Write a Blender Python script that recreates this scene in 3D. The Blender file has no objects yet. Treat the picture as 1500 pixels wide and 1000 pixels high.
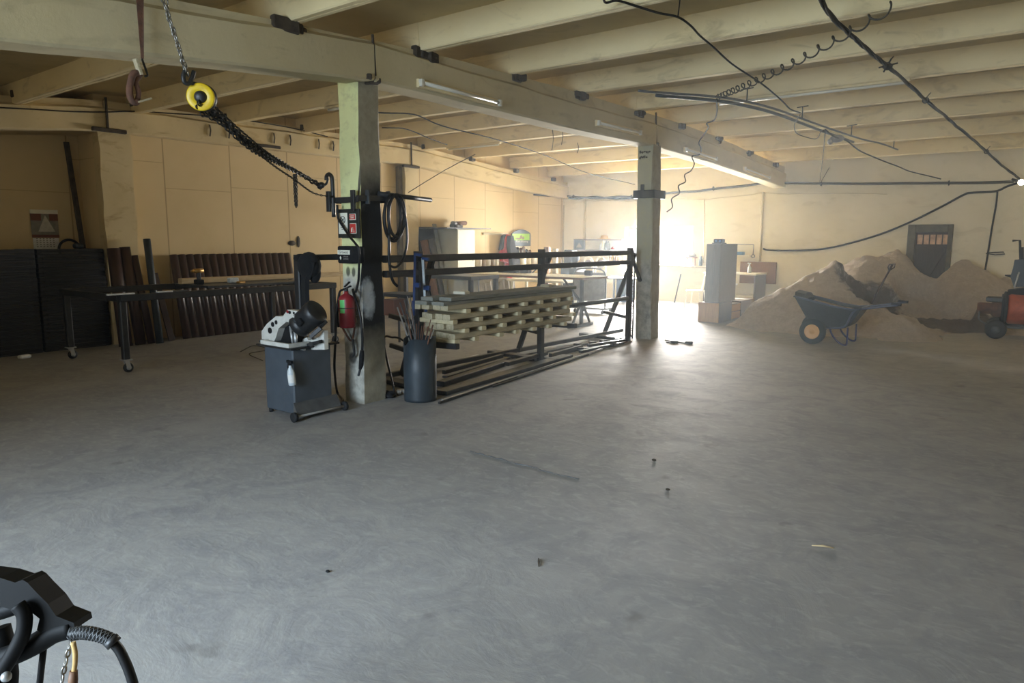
import bpy, bmesh, math, random
from mathutils import Vector, Matrix, noise as mnoise
random.seed(7)
R = random.Random(11)
SC = bpy.context.scene
COL = SC.collection
PI = math.pi

# ------------------------------------------------------------------ camera
CAM_H = 1.66
FPX, PITCH, ROLL, YAW = 1036.0, 0.14328, 0.0032, 0.6504
_f = Vector((-math.sin(YAW)*math.cos(PITCH), math.cos(YAW)*math.cos(PITCH), -math.sin(PITCH)))
_r0 = Vector((math.cos(YAW), math.sin(YAW), 0))
_u0 = _r0.cross(_f)
_r = _r0*math.cos(ROLL) + _u0*math.sin(ROLL)
_u = -_r0*math.sin(ROLL) + _u0*math.cos(ROLL)
CAM = Vector((0, 0, CAM_H))
def ray(x, y): return _f*FPX + _r*(x-750) - _u*(y-500)
def PZ(x, y, z=0.0): d = ray(x, y); return CAM + d*((z-CAM_H)/d.z)          # measured point of the place at height z
def PY(x, y, Y): d = ray(x, y); return CAM + d*(Y/d.y)                       # ... on the plane Y
def PX(x, y, X): d = ray(x, y); return CAM + d*(X/d.x)                       # ... on the plane X
def PD(x, y, dist): d = ray(x, y); return CAM + d*(dist/FPX)                 # ... at a depth in metres
cd = bpy.data.cameras.new('camera')
cam = bpy.data.objects.new('camera', cd); COL.objects.link(cam)
cd.sensor_fit = 'HORIZONTAL'; cd.sensor_width = 36.0; cd.lens = 36.0*FPX/1500.0
cd.clip_start = 0.05; cd.clip_end = 200
m3 = Matrix((_r, _u, -_f)).transposed()
cam.matrix_world = Matrix.Translation(CAM) @ m3.to_4x4()
SC.camera = cam

# ------------------------------------------------------------------ materials
def lin(c):
    return tuple((v/12.92 if v <= 0.04045 else ((v+0.055)/1.055)**2.4) for v in c)
def hexc(h):
    h = h.lstrip('#'); return lin(tuple(int(h[i:i+2], 16)/255 for i in (0, 2, 4)))
MATS = {}
def mat(name, col, rough=0.6, metal=0.0, col2=None, scale=6.0, detail=6.0, bump=0.0, bscale=None, stretch=(1, 1, 1), lo=0.35, hi=0.65, spec=0.5, coords='Object', emit=None, estr=0):
    m = bpy.data.materials.new(name); m.use_nodes = True
    nt = m.node_tree; n = nt.nodes; l = nt.links
    b = n['Principled BSDF']
    c1 = hexc(col)+(1,)
    b.inputs['Base Color'].default_value = c1
    b.inputs['Roughness'].default_value = rough
    b.inputs['Metallic'].default_value = metal
    b.inputs['Specular IOR Level'].default_value = spec
    if emit:
        b.inputs['Emission Color'].default_value = hexc(emit)+(1,); b.inputs['Emission Strength'].default_value = estr
    tc = n.new('ShaderNodeTexCoord'); mp = n.new('ShaderNodeMapping'); mp.inputs['Scale'].default_value = stretch
    l.new(tc.outputs[coords], mp.inputs['Vector'])
    if col2:
        t = n.new('ShaderNodeTexNoise'); t.inputs['Scale'].default_value = scale; t.inputs['Detail'].default_value = detail; t.inputs['Roughness'].default_value = 0.62
        r = n.new('ShaderNodeValToRGB'); r.color_ramp.elements[0].position = lo; r.color_ramp.elements[1].position = hi
        r.color_ramp.elements[0].color = c1; r.color_ramp.elements[1].color = hexc(col2)+(1,)
        l.new(mp.outputs[0], t.inputs['Vector']); l.new(t.outputs['Fac'], r.inputs[0]); l.new(r.outputs[0], b.inputs['Base Color'])
    if bump:
        t2 = n.new('ShaderNodeTexNoise'); t2.inputs['Scale'].default_value = bscale or scale*3; t2.inputs['Detail'].default_value = 5
        bp = n.new('ShaderNodeBump'); bp.inputs['Strength'].default_value = bump; bp.inputs['Distance'].default_value = 0.02
        l.new(mp.outputs[0], t2.inputs['Vector']); l.new(t2.outputs['Fac'], bp.inputs['Height']); l.new(bp.outputs[0], b.inputs['Normal'])
    MATS[name] = m
    return m
M = MATS
mat('black_steel', '#1b1d20', 0.45, 0.0, '#2a2b2c', 9, bump=0.1)
mat('black_matte', '#0f1012', 0.8, 0, '#151619', 12, spec=.3)
mat('dark_grey_steel', '#33373b', 0.42, 0.3, '#44484b', 7, bump=0.1)
mat('grey_steel', '#626465', 0.5, 0.2, '#505152', 9)
mat('bright_steel', '#b4b6b6', 0.35, 0.55)
mat('blue_grey_paint', '#4a525b', 0.5, 0.0, '#414951', 5)
mat('bin_steel', '#323c44', 0.5, 0.0, '#293137', 5)
mat('white_paint', '#d6d6cf', 0.4, 0, '#bdbdb6', 9)
mat('off_white', '#e2ddca', 0.5, 0, '#d4cfbc', 5)
mat('cream_cabinet', '#d8d4bb', 0.45, 0, '#cfcab0', 3)
mat('rubber', '#18191b', 0.75)
mat('hose_black', '#0c0d0f', 0.45, spec=.35)
mat('cart_black', '#070809', 0.6, spec=.2)
mat('red_paint', '#83202a', 0.4)
mat('red_cloth', '#c43a35', 0.85, 0, '#a62c2b', 8)
mat('dark_cloth', '#26282c', 0.95, 0, '#32343a', 10)
mat('black_cloth', '#0c0d0f', 1.0, 0, '#141518', 10)
mat('green_label', '#5fc06a', 0.5)
mat('yellow_paint', '#e6c51b', 0.4, 0, '#caa91a', 12)
mat('flange_grey', '#6f6763', 0.4)
mat('panel_black', '#1c1d20', 0.5)
mat('rust', '#6d4a38', 0.85, 0, '#4b352a', 14, bump=0.3)
mat('chain_dark', '#3b3a38', 0.42, 0.8)
mat('chain_bright', '#8d8a83', 0.35, 0.9)
mat('brown_sheet', '#33221f', 0.42, 0.0, '#3d2a26', 4, spec=0.6)
mat('wood_pale', '#c9b48c', 0.75, 0, '#b39b73', 5, stretch=(1, 1, 8), bump=0.15)
mat('wood_grey', '#85857e', 0.8, 0, '#747468', 5, stretch=(14, 1, 8), bump=0.2)
mat('wood_weathered', '#bdb195', 0.8, 0, '#a39879', 5, stretch=(14, 1, 10), bump=0.2)
mat('wood_end', '#d3c7a4', 0.85, 0, '#bfb28e', 18)
mat('wood_brown', '#7d5a3f', 0.6, 0, '#6b4b34', 6, stretch=(8, 8, 1))
mat('oak_veneer', '#b98f5f', 0.55, 0, '#a67f53', 5, stretch=(12, 12, 1))
mat('grey_laminate', '#6b6663', 0.5, 0, '#787069', 4, stretch=(10, 10, 1))
mat('door_wood', '#4c3e35', 0.85, 0, '#3b3029', 5, stretch=(10, 10, 1), bump=0.2)
mat('door_frame_paint', '#5d5748', 0.8, 0, '#4d473a', 9)
mat('orange_paint', '#b4502a', 0.5, 0, '#8f4023', 8)
mat('barrow_green', '#2b3133', 0.5, 0, '#333a3b', 6)
mat('barrow_tube', '#4a4f62', 0.4, 0.3)
mat('barrow_blue', '#2b2f58', 0.4, 0.2)
mat('tan_rim', '#d4a268', 0.5)
mat('paper', '#dfe0dd', 0.8, 0, '#d0d1cd', 20)
mat('tyre', '#1f2a2a', 0.8)
mat('cable_grey', '#4e4a40', 0.9, 0, '#403c34', 30, spec=.08)
mat('cable_black', '#25231f', 0.9, spec=.08)
mat('pipe_cream', '#b9ad8e', 0.6)
mat('plastic_white', '#cfd6d8', 0.35, 0, '#b7c2c8', 15)
mat('plastic_blue', '#3a5270', 0.4)
mat('clamp_blue', '#233a66', 0.5)
mat('brass', '#a9823f', 0.4, 0.6)
mat('sign_black', '#20231f', 0.55)
mat('sign_white', '#dfdfd0', 0.55)
mat('sign_red', '#b8342f', 0.5)
mat('sign_green', '#93c83e', 0.5)
mat('sign_slate', '#4a5866', 0.5)
mat('picture_dark', '#4c4a44', 0.5, 0, '#6d6a60', 30)
mat('cal_picture', '#857f72', 0.6, 0, '#6f6a5f', 12)
mat('cal_figure', '#a8a293', 0.6, 0, '#bdb7a8', 14)
mat('tile_terra', '#a8714f', 0.7)
mat('board_brown', '#6b4030', 0.7)
mat('mortar', '#b7ab92', 0.95, 0, '#8f8470', 10, bump=0.5)
mat('dark_joint', '#332c23', 0.95, 0, '#4a4033', 12)
mat('skirt_wood', '#8a7b63', 0.6)
mat('bulb', '#ffffff', 0.4, emit='#fff6e0', estr=14.0)
mat('screen', '#5a7fa8', 0.3)
mat('bucket_white', '#c9c4b6', 0.5, 0, '#b5ae9e', 10)
mat('bucket_brown', '#8d7a62', 0.6, 0, '#7b6a55', 10)
mat('tarp_grey', '#8e8a84', 0.8, 0, '#7a7672', 6)
mat('wicker', '#c9a66a', 0.7, 0, '#b08e55', 30)
mat('tube_white', '#d9d6c8', 0.35)
mat('green_drill', '#1c1d1c', 0.5)

def tex_world(nt): 
    g = nt.nodes.new('ShaderNodeNewGeometry'); return g.outputs['Position']

def mix(nt, fac, a, b, blend='MIX'):
    x = nt.nodes.new('ShaderNodeMix'); x.data_type = 'RGBA'; x.blend_type = blend
    for s, v in ((x.inputs['Factor'], fac), (x.inputs['A'], a), (x.inputs['B'], b)):
        if hasattr(v, 'node'): nt.links.new(v, s)
        else: s.default_value = v if not isinstance(v, (int, float)) or s.name == 'Factor' else (v, v, v, 1)
    return x.outputs['Result']
def noi(nt, vec, scale, detail=6, rough=0.6, stretch=None, dist=0):
    if stretch:
        mp = nt.nodes.new('ShaderNodeMapping'); mp.inputs['Scale'].default_value = stretch; nt.links.new(vec, mp.inputs[0]); vec = mp.outputs[0]
    t = nt.nodes.new('ShaderNodeTexNoise'); t.inputs['Scale'].default_value = scale; t.inputs['Detail'].default_value = detail
    t.inputs['Roughness'].default_value = rough; t.inputs['Distortion'].default_value = dist
    nt.links.new(vec, t.inputs['Vector']); return t.outputs['Fac']
def ramp(nt, fac, p0, p1, c0=(0, 0, 0, 1), c1=(1, 1, 1, 1)):
    r = nt.nodes.new('ShaderNodeMapRange'); r.inputs['From Min'].default_value = p0; r.inputs['From Max'].default_value = p1
    nt.links.new(fac, r.inputs['Value']); return r.outputs['Result']
def math_(nt, op, a, b=None):
    x = nt.nodes.new('ShaderNodeMath'); x.operation = op
    for s, v in zip(x.inputs, (a, b)):
        if v is None: continue
        if hasattr(v, 'node'): nt.links.new(v, s)
        else: s.default_value = v
    return x.outputs[0]
def sepxyz(nt, vec):
    s = nt.nodes.new('ShaderNodeSeparateXYZ'); nt.links.new(vec, s.inputs[0]); return s.outputs
def newmat(name, rough=0.85):
    m = bpy.data.materials.new(name); m.use_nodes = True; MATS[name] = m
    b = m.node_tree.nodes['Principled BSDF']; b.inputs['Roughness'].default_value = rough
    return m, m.node_tree, b
def bumpit(nt, b, h, strength, dist):
    bp = nt.nodes.new('ShaderNodeBump'); bp.inputs['Strength'].default_value = strength; bp.inputs['Distance'].default_value = dist
    nt.links.new(h, bp.inputs['Height']); nt.links.new(bp.outputs[0], b.inputs['Normal'])
def C(h): return hexc(h)+(1,)

# trowelled concrete floor with a thin film of dust
m, nt, b = newmat('concrete_floor', 0.55)
p = tex_world(nt)
big = noi(nt, p, 0.35, 4, 0.5)
swirl = noi(nt, p, 2.1, 10, 0.72, dist=1.2)
fine = noi(nt, p, 9, 8, 0.7, (1, 1.7, 1), 0.8)
c = mix(nt, ramp(nt, big, 0.35, 0.65), C('#8f8e8b'), C('#9f9d9a'))
c = mix(nt, math_(nt, 'MULTIPLY', ramp(nt, swirl, 0.42, 0.64), 0.6), c, C('#7b7b7e'))
c = mix(nt, math_(nt, 'MULTIPLY', ramp(nt, fine, 0.5, 0.7), 0.5), c, C('#b1afaa'))
spots = noi(nt, p, 3.2, 3, 0.5)
c = mix(nt, math_(nt, 'MULTIPLY', ramp(nt, spots, 0.68, 0.74), 0.35), c, C('#55534f'))
nt.links.new(c, b.inputs['Base Color'])
rr = math_(nt, 'ADD', math_(nt, 'MULTIPLY', swirl, 0.35), 0.5); nt.links.new(rr, b.inputs['Roughness'])
b.inputs['Specular IOR Level'].default_value = .5
bumpit(nt, b, math_(nt, 'ADD', swirl, math_(nt, 'MULTIPLY', fine, 0.4)), 0.2, 0.03)

# whitewashed concrete of ceiling, ribs and beams
def whitewash(name, a, bcol, dirt, amount):
    m, nt, b = newmat(name, 0.9)
    p = tex_world(nt)
    n1 = noi(nt, p, 0.8, 6, 0.6); n2 = noi(nt, p, 5, 8, 0.7); n3 = noi(nt, p, 1.7, 6, 0.65, (1, 1, 2.5), 1.0)
    c = mix(nt, ramp(nt, n1, 0.35, 0.65), C(a), C(bcol))
    c = mix(nt, math_(nt, 'MULTIPLY', ramp(nt, n3, 0.55, 0.75), amount), c, C(dirt))
    c = mix(nt, math_(nt, 'MULTIPLY', ramp(nt, n2, 0.62, 0.8), amount), c, C(dirt))
    nt.links.new(c, b.inputs['Base Color']); bumpit(nt, b, math_(nt, 'ADD', n2, n1), 0.25, 0.02)
    return m
whitewash('ceiling_wash', '#cbb98c', '#bdab7e', '#8a7f66', 0.5)
whitewash('rib_wash', '#e2d2a6', '#d8c698', '#8d7b58', 0.6)
whitewash('beam_wash', '#cabf9c', '#bcb08c', '#80755f', 0.5)
whitewash('wall_beam_wash', '#c9b890', '#baa87f', '#8c734c', 0.75)
whitewash('plaster_back', '#ddd4bc', '#d3caaf', '#a99c7c', 0.4)

# sandwich panel cladding of the left wall: tall panels with seams
m, nt, b = newmat('panel_cladding', 0.75)
p = tex_world(nt); xyz = sepxyz(nt, p)
n1 = noi(nt, p, 0.7, 5, 0.6); n2 = noi(nt, p, 3, 6, 0.6)
c = mix(nt, ramp(nt, n1, 0.3, 0.7), C('#cdb78c'), C('#c2ac80'))
c = mix(nt, math_(nt, 'MULTIPLY', ramp(nt, n2, 0.6, 0.8), 0.35), c, C('#b79d6c'))
fr = math_(nt, 'FRACT', math_(nt, 'DIVIDE', math_(nt, 'ADD', xyz[1], 8.26), 1.19))
seam = math_(nt, 'GREATER_THAN', math_(nt, 'ABSOLUTE', math_(nt, 'SUBTRACT', fr, 0.5)), 0.491)
hz = math_(nt, 'ADD', 2.62, math_(nt, 'MULTIPLY', math_(nt, 'SINE', math_(nt, 'MULTIPLY', math_(nt, 'FLOOR', math_(nt, 'DIVIDE', math_(nt, 'ADD', xyz[1], 8.26), 1.19)), 2.4)), 0.28))
seam2 = math_(nt, 'LESS_THAN', math_(nt, 'ABSOLUTE', math_(nt, 'SUBTRACT', xyz[2], hz)), 0.007)
c = mix(nt, math_(nt, 'MULTIPLY', math_(nt, 'MAXIMUM', seam, math_(nt, 'MULTIPLY', seam2, 0.6)), 0.6), c, C('#7d6845'))
nt.links.new(c, b.inputs['Base Color']); bumpit(nt, b, n2, 0.1, 0.02)

# painted columns: lime green paint on the gable face, soot and rubbed white patches
def column_mat(name, green, soot_top, soot_bot):
    m, nt, b = newmat(name, 0.8)
    p = tex_world(nt); xyz = sepxyz(nt, p)
    g = nt.nodes.new('ShaderNodeNewGeometry'); nrm = sepxyz(nt, g.outputs['Normal'])
    n1 = noi(nt, p, 2.2, 6, 0.6); n2 = noi(nt, p, 9, 8, 0.7)
    wav = math_(nt, 'ADD', xyz[2], math_(nt, 'MULTIPLY', math_(nt, 'SUBTRACT', n1, 0.5), 0.5))
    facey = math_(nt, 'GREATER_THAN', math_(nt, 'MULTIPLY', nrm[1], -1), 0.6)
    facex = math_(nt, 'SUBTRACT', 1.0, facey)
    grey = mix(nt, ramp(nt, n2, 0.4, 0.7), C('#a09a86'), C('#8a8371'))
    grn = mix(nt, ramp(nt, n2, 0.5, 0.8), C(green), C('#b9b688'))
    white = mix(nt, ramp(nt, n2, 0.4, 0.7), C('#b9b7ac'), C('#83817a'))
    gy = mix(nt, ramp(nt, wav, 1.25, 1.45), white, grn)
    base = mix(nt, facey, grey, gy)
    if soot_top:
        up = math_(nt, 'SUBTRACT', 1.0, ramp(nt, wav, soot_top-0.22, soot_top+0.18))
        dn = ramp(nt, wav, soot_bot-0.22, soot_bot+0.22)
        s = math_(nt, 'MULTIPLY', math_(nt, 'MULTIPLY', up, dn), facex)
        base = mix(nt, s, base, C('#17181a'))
        # whitish rubbed patch
        d = math_(nt, 'ADD', math_(nt, 'POWER', math_(nt, 'DIVIDE', math_(nt, 'SUBTRACT', xyz[1], 4.78), 0.085), 2), math_(nt, 'POWER', math_(nt, 'DIVIDE', math_(nt, 'SUBTRACT', xyz[2], 1.07), 0.19), 2))
        d = math_(nt, 'ADD', d, math_(nt, 'MULTIPLY', math_(nt, 'SUBTRACT', n2, 0.5), 2.6))
        pa = math_(nt, 'MULTIPLY', math_(nt, 'SUBTRACT', 1.0, ramp(nt, d, 0.3, 1.5)), facex)
        base = mix(nt, math_(nt, 'MULTIPLY', pa, 0.9), base, C('#bcc5cc'))
        for (cx, cz, rx, rz) in ((-5.66, 1.335, 0.032, 0.05), (-5.575, 1.33, 0.028, 0.05), (-5.60, 0.46, 0.06, 0.06)):
            d = math_(nt, 'ADD', math_(nt, 'POWER', math_(nt, 'DIVIDE', math_(nt, 'SUBTRACT', xyz[0], cx), rx), 2), math_(nt, 'POWER', math_(nt, 'DIVIDE', math_(nt, 'SUBTRACT', xyz[2], cz), rz), 2))
            pa = math_(nt, 'MULTIPLY', math_(nt, 'SUBTRACT', 1.0, ramp(nt, d, 0.5, 1.3)), facey)
            base = mix(nt, math_(nt, 'MULTIPLY', pa, 0.8), base, C('#23221f'))
    chips = ramp(nt, n2, 0.72, 0.78)
    base = mix(nt, math_(nt, 'MULTIPLY', chips, 0.4), base, C('#4d4a40'))
    nt.links.new(base, b.inputs['Base Color']); bumpit(nt, b, math_(nt, 'ADD', n1, n2), 0.35, 0.02)
column_mat('column_near_paint', '#dde0a4', 2.30, 0.62)
column_mat('column_far_paint', '#a9a892', None, None)

# sand: dry pinkish tan, damp and darker where it was dug into
m, nt, b = newmat('sand', 0.95)
p = tex_world(nt); xyz = sepxyz(nt, p)
n1 = noi(nt, p, 1.1, 6, 0.6); n2 = noi(nt, p, 22, 8, 0.75); n3 = noi(nt, p, 6, 6, 0.7)
c = mix(nt, ramp(nt, n3, 0.35, 0.65), C('#cdbfae'), C('#bdae9d'))
c = mix(nt, ramp(nt, n2, 0.5, 0.75), c, C('#ddd0c0'))
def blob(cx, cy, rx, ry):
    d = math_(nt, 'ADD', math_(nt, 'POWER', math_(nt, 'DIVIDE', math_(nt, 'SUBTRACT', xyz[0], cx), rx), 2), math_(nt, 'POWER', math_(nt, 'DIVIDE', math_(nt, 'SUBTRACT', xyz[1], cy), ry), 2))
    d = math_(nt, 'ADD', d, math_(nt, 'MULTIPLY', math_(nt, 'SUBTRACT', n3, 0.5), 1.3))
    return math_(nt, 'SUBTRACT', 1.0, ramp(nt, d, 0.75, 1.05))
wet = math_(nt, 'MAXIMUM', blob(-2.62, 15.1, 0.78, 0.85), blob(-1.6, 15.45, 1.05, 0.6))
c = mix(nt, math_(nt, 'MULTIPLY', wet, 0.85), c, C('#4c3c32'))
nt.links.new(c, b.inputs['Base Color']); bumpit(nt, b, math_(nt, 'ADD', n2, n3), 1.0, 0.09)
# ------------------------------------------------------------------ mesh building
V = Vector
class MB:
    """collects shapes, in the coordinates of the place, for ONE mesh object"""
    def __init__(s): s.bm = bmesh.new()
    def _poly(s, pts, faces, smooth=False):
        vs = [s.bm.verts.new(p) for p in pts]
        for f in faces:
            try:
                fc = s.bm.faces.new([vs[i] for i in f]); fc.smooth = smooth
            except ValueError: pass
        return vs
    def hexa(s, a, b):
        """loft between two equal polygons a (first) and b (last)"""
        n = len(a); pts = list(a)+list(b)
        fs = [tuple(range(n))[::-1], tuple(range(n, 2*n))]+[(i, (i+1) % n, n+(i+1) % n, n+i) for i in range(n)]
        s._poly(pts, fs); return s
    def box(s, lo, hi, bev=0.0):
        x0, y0, z0 = lo; x1, y1, z1 = hi
        b = min(bev, (x1-x0)*.45, (y1-y0)*.45, (z1-z0)*.45)
        if b <= 0:
            return s.hexa([V((x0, y0, z0)), V((x1, y0, z0)), V((x1, y1, z0)), V((x0, y1, z0))], [V((x0, y0, z1)), V((x1, y0, z1)), V((x1, y1, z1)), V((x0, y1, z1))])
        def ring(i, z): return [V((x0+i, y0, z)), V((x1-i, y0, z)), V((x1, y0+i, z)), V((x1, y1-i, z)), V((x1-i, y1, z)), V((x0+i, y1, z)), V((x0, y1-i, z)), V((x0, y0+i, z))]
        def inr(z): return [V((x0+b*1.3, y0+b, z)), V((x1-b*1.3, y0+b, z)), V((x1-b, y0+b*1.3, z)), V((x1-b, y1-b*1.3, z)), V((x1-b*1.3, y1-b, z)), V((x0+b*1.3, y1-b, z)), V((x0+b, y1-b*1.3, z)), V((x0+b, y0+b*1.3, z))]
        rs = [inr(z0), ring(b, z0+b), ring(b, z1-b), inr(z1)]
        pts = sum(rs, []); fs = [tuple(range(8))[::-1], tuple(range(24, 32))]
        for k in range(3):
            for i in range(8): fs.append((k*8+i, k*8+(i+1) % 8, k*8+8+(i+1) % 8, k*8+8+i))
        s._poly(pts, fs); return s
    def cbox(s, c, size, rz=0.0, bev=0.0, rot=None):
        """box by centre, turned"""
        n0 = len(s.bm.verts)
        s.box([-v/2 for v in size], [v/2 for v in size], bev)
        s.bm.verts.ensure_lookup_table()
        mt = (rot if rot is not None else Matrix.Rotation(rz, 3, 'Z'))
        for v in s.bm.verts[n0:]: v.co = mt @ v.co + V(c)
        return s
    def bar(s, p, q, w, h=None, up=(0, 0, 1)):
        """rectangular bar between two points; w across, h along up"""
        p = V(p); q = V(q); h = h or w; d = (q-p).normalized(); up = V(up)
        if abs(d.dot(up)) > 0.95: up = V((0, 1, 0)) if abs(d.y) < 0.9 else V((1, 0, 0))
        x = d.cross(up).normalized(); y = x.cross(d)
        e = min(w, h)*0.12
        prof = [(-w/2+e, -h/2), (w/2-e, -h/2), (w/2, -h/2+e), (w/2, h/2-e), (w/2-e, h/2), (-w/2+e, h/2), (-w/2, h/2-e), (-w/2, -h/2+e)]
        return s.hexa([p+x*a+y*b for a, b in prof], [q+x*a+y*b for a, b in prof])
    def cyl(s, p, q, r0, r1=None, seg=16, cap=True):
        p = V(p); q = V(q); r1 = r0 if r1 is None else r1
        d = (q-p).normalized(); a = V((0, 0, 1)) if abs(d.z) < 0.9 else V((1, 0, 0))
        x = d.cross(a).normalized(); y = d.cross(x)
        A = [p+(x*math.cos(t)+y*math.sin(t))*r0 for t in [2*PI*i/seg for i in range(seg)]]
        B = [q+(x*math.cos(t)+y*math.sin(t))*r1 for t in [2*PI*i/seg for i in range(seg)]]
        vs = [s.bm.verts.new(v) for v in A+B]
        for i in range(seg):
            f = s.bm.faces.new([vs[i], vs[(i+1) % seg], vs[seg+(i+1) % seg], vs[seg+i]]); f.smooth = True
        if cap: s.bm.faces.new(vs[:seg][::-1]); s.bm.faces.new(vs[seg:])
        return s
    def lathe(s, prof, c, axis=(0, 0, 1), seg=24, smooth=True):
        """profile of (radius, height along axis) round an axis through c"""
        c = V(c); d = V(axis).normalized(); a = V((0, 0, 1)) if abs(d.z) < 0.9 else V((1, 0, 0))
        x = a.cross(d).normalized(); y = d.cross(x); rows = []
        for r, h in prof:
            if r < 1e-6: rows.append([s.bm.verts.new(c+d*h)])
            else: rows.append([s.bm.verts.new(c+d*h+(x*math.cos(2*PI*i/seg)+y*math.sin(2*PI*i/seg))*r) for i in range(seg)])
        for A, B in zip(rows, rows[1:]):
            for i in range(seg):
                j = (i+1) % seg
                if len(A) == 1 and len(B) == 1: continue
                q = [A[0], B[j], B[i]] if len(A) == 1 else [A[i], A[j], B[0]] if len(B) == 1 else [A[i], A[j], B[j], B[i]]
                try: f = s.bm.faces.new(q); f.smooth = smooth
                except ValueError: pass
        return s
    def tube(s, pts, r, seg=8, closed=False):
        pts = [V(p) for p in pts]; n = len(pts); rows = []
        rad = r if isinstance(r, (list, tuple)) else [r]*n
        prev = None
        for i, p in enumerate(pts):
            a = pts[(i-1) % n] if closed or i > 0 else p
            b = pts[(i+1) % n] if closed or i < n-1 else p
            d = (b-a)
            d = d.normalized() if d.length > 1e-9 else V((0, 0, 1))
            if prev is None:
                u = V((0, 0, 1)) if abs(d.z) < 0.9 else V((1, 0, 0)); x = d.cross(u).normalized()
            else:
                x = prev-d*prev.dot(d); x = x.normalized() if x.length > 1e-6 else d.orthogonal().normalized()
            prev = x; y = d.cross(x)
            rows.append([s.bm.verts.new(p+(x*math.cos(2*PI*k/seg)+y*math.sin(2*PI*k/seg))*rad[i]) for k in range(seg)])
        pairs = list(zip(rows, rows[1:]))+([(rows[-1], rows[0])] if closed else [])
        for A, B in pairs:
            for k in range(seg):
                f = s.bm.faces.new([A[k], A[(k+1) % seg], B[(k+1) % seg], B[k]]); f.smooth = True
        if not closed:
            s.bm.faces.new(rows[0][::-1]); s.bm.faces.new(rows[-1])
        return s
    def prism(s, pts, off):
        """closed outline pts extruded by the vector off"""
        off = V(off); a = [V(p) for p in pts]
        return s.hexa(a, [p+off for p in a])
    def torus(s, c, R_, r, axis=(0, 0, 1), seg=20, seg2=8, sx=1.0):
        d = V(axis).normalized(); a = V((0, 0, 1)) if abs(d.z) < 0.9 else V((1, 0, 0)); x = a.cross(d).normalized(); y = d.cross(x)
        return s.tube([V(c)+x*(R_*sx*math.cos(2*PI*i/seg))+y*(R_*math.sin(2*PI*i/seg)) for i in range(seg)], r, seg2, True)
    def ball(s, c, r, seg=14, sc=(1, 1, 1)):
        n0 = len(s.bm.verts); k = 8
        s.lathe([(r*math.sin(PI*i/k), -r*math.cos(PI*i/k)) for i in range(k+1)], (0, 0, 0), (0, 0, 1), seg)
        s.bm.verts.ensure_lookup_table()
        for v in s.bm.verts[n0:]: v.co = V((v.co.x*sc[0], v.co.y*sc[1], v.co.z*sc[2]))+V(c)
        return s
    def chain(s, pts, L, w, r):
        """oval links along a polyline"""
        pts = [V(p) for p in pts]; seglen = [(b-a).length for a, b in zip(pts, pts[1:])]; tot = sum(seglen)
        n = max(2, int(tot/(L*0.78))); k = 0
        for i in range(n):
            t = (i+0.5)/n*tot; j = 0
            while j < len(seglen)-1 and t > seglen[j]: t -= seglen[j]; j += 1
            d = (pts[j+1]-pts[j]).normalized(); c = pts[j]+d*t
            u = V((0, 0, 1)) if abs(d.z) < 0.9 else V((1, 0, 0)); x = d.cross(u).normalized(); y = d.cross(x)
            side = x if i % 2 else y
            ring = []
            for q in range(8):
                a = 2*PI*q/8; ring.append(c+d*(math.cos(a)*(L/2-r))+side*(math.sin(a)*(w/2-r)))
            s.tube(ring, r, 5, True)
        return s
    def bevel(s, w=0.005, seg=1):
        bmesh.ops.bevel(s.bm, geom=[e for e in s.bm.edges if len(e.link_faces) == 2 and e.calc_face_angle(0) > 0.5], offset=w, segments=seg, affect='EDGES', clamp_overlap=True)
        return s
    def build(s, name, material, parent=None):
        bmesh.ops.recalc_face_normals(s.bm, faces=s.bm.faces)
        me = bpy.data.meshes.new(name)
        vs = s.bm.verts
        if parent is not None: o0 = ORIG[parent.name]
        else:
            xs = [v.co.x for v in vs]; ys = [v.co.y for v in vs]; zs = [v.co.z for v in vs]
            o0 = V(((min(xs)+max(xs))/2, (min(ys)+max(ys))/2, min(zs)))
        for v in vs: v.co -= o0
        s.bm.to_mesh(me); s.bm.free()
        me.materials.append(M[material] if isinstance(material, str) else material)
        o = bpy.data.objects.new(name, me); COL.objects.link(o)
        if parent is not None: o.parent = parent
        else: o.location = o0
        ORIG[o.name] = o0
        return o
ORIG = {}
def tag(o, label, cat, group=None, kind=None):
    o['label'] = label; o['category'] = cat
    if group: o['group'] = group
    if kind: o['kind'] = kind
    return o
def thing(name, loc, label, cat, group=None):
    o = bpy.data.objects.new(name, None); COL.objects.link(o); o.empty_display_size = 0.1
    o.location = loc; ORIG[o.name] = V(loc)
    return tag(o, label, cat, group)
def struct(o, label=None):
    o['kind'] = 'structure'
    if label: o['label'] = label
    return o
def dup(o, loc, label, rz=None, group=None):
    """a copy of a thing with copies of its parts and sub-parts"""
    c = o.copy(); COL.objects.link(c); c.location = loc
    if rz is not None: c.rotation_euler = (o.rotation_euler.x, o.rotation_euler.y, rz)
    if label: c['label'] = label
    if group: c['group'] = group
    for ch in list(o.children):
        k = ch.copy(); COL.objects.link(k); k.parent = c
        for g in list(ch.children):
            q = g.copy(); COL.objects.link(q); q.parent = k
    return c
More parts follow.
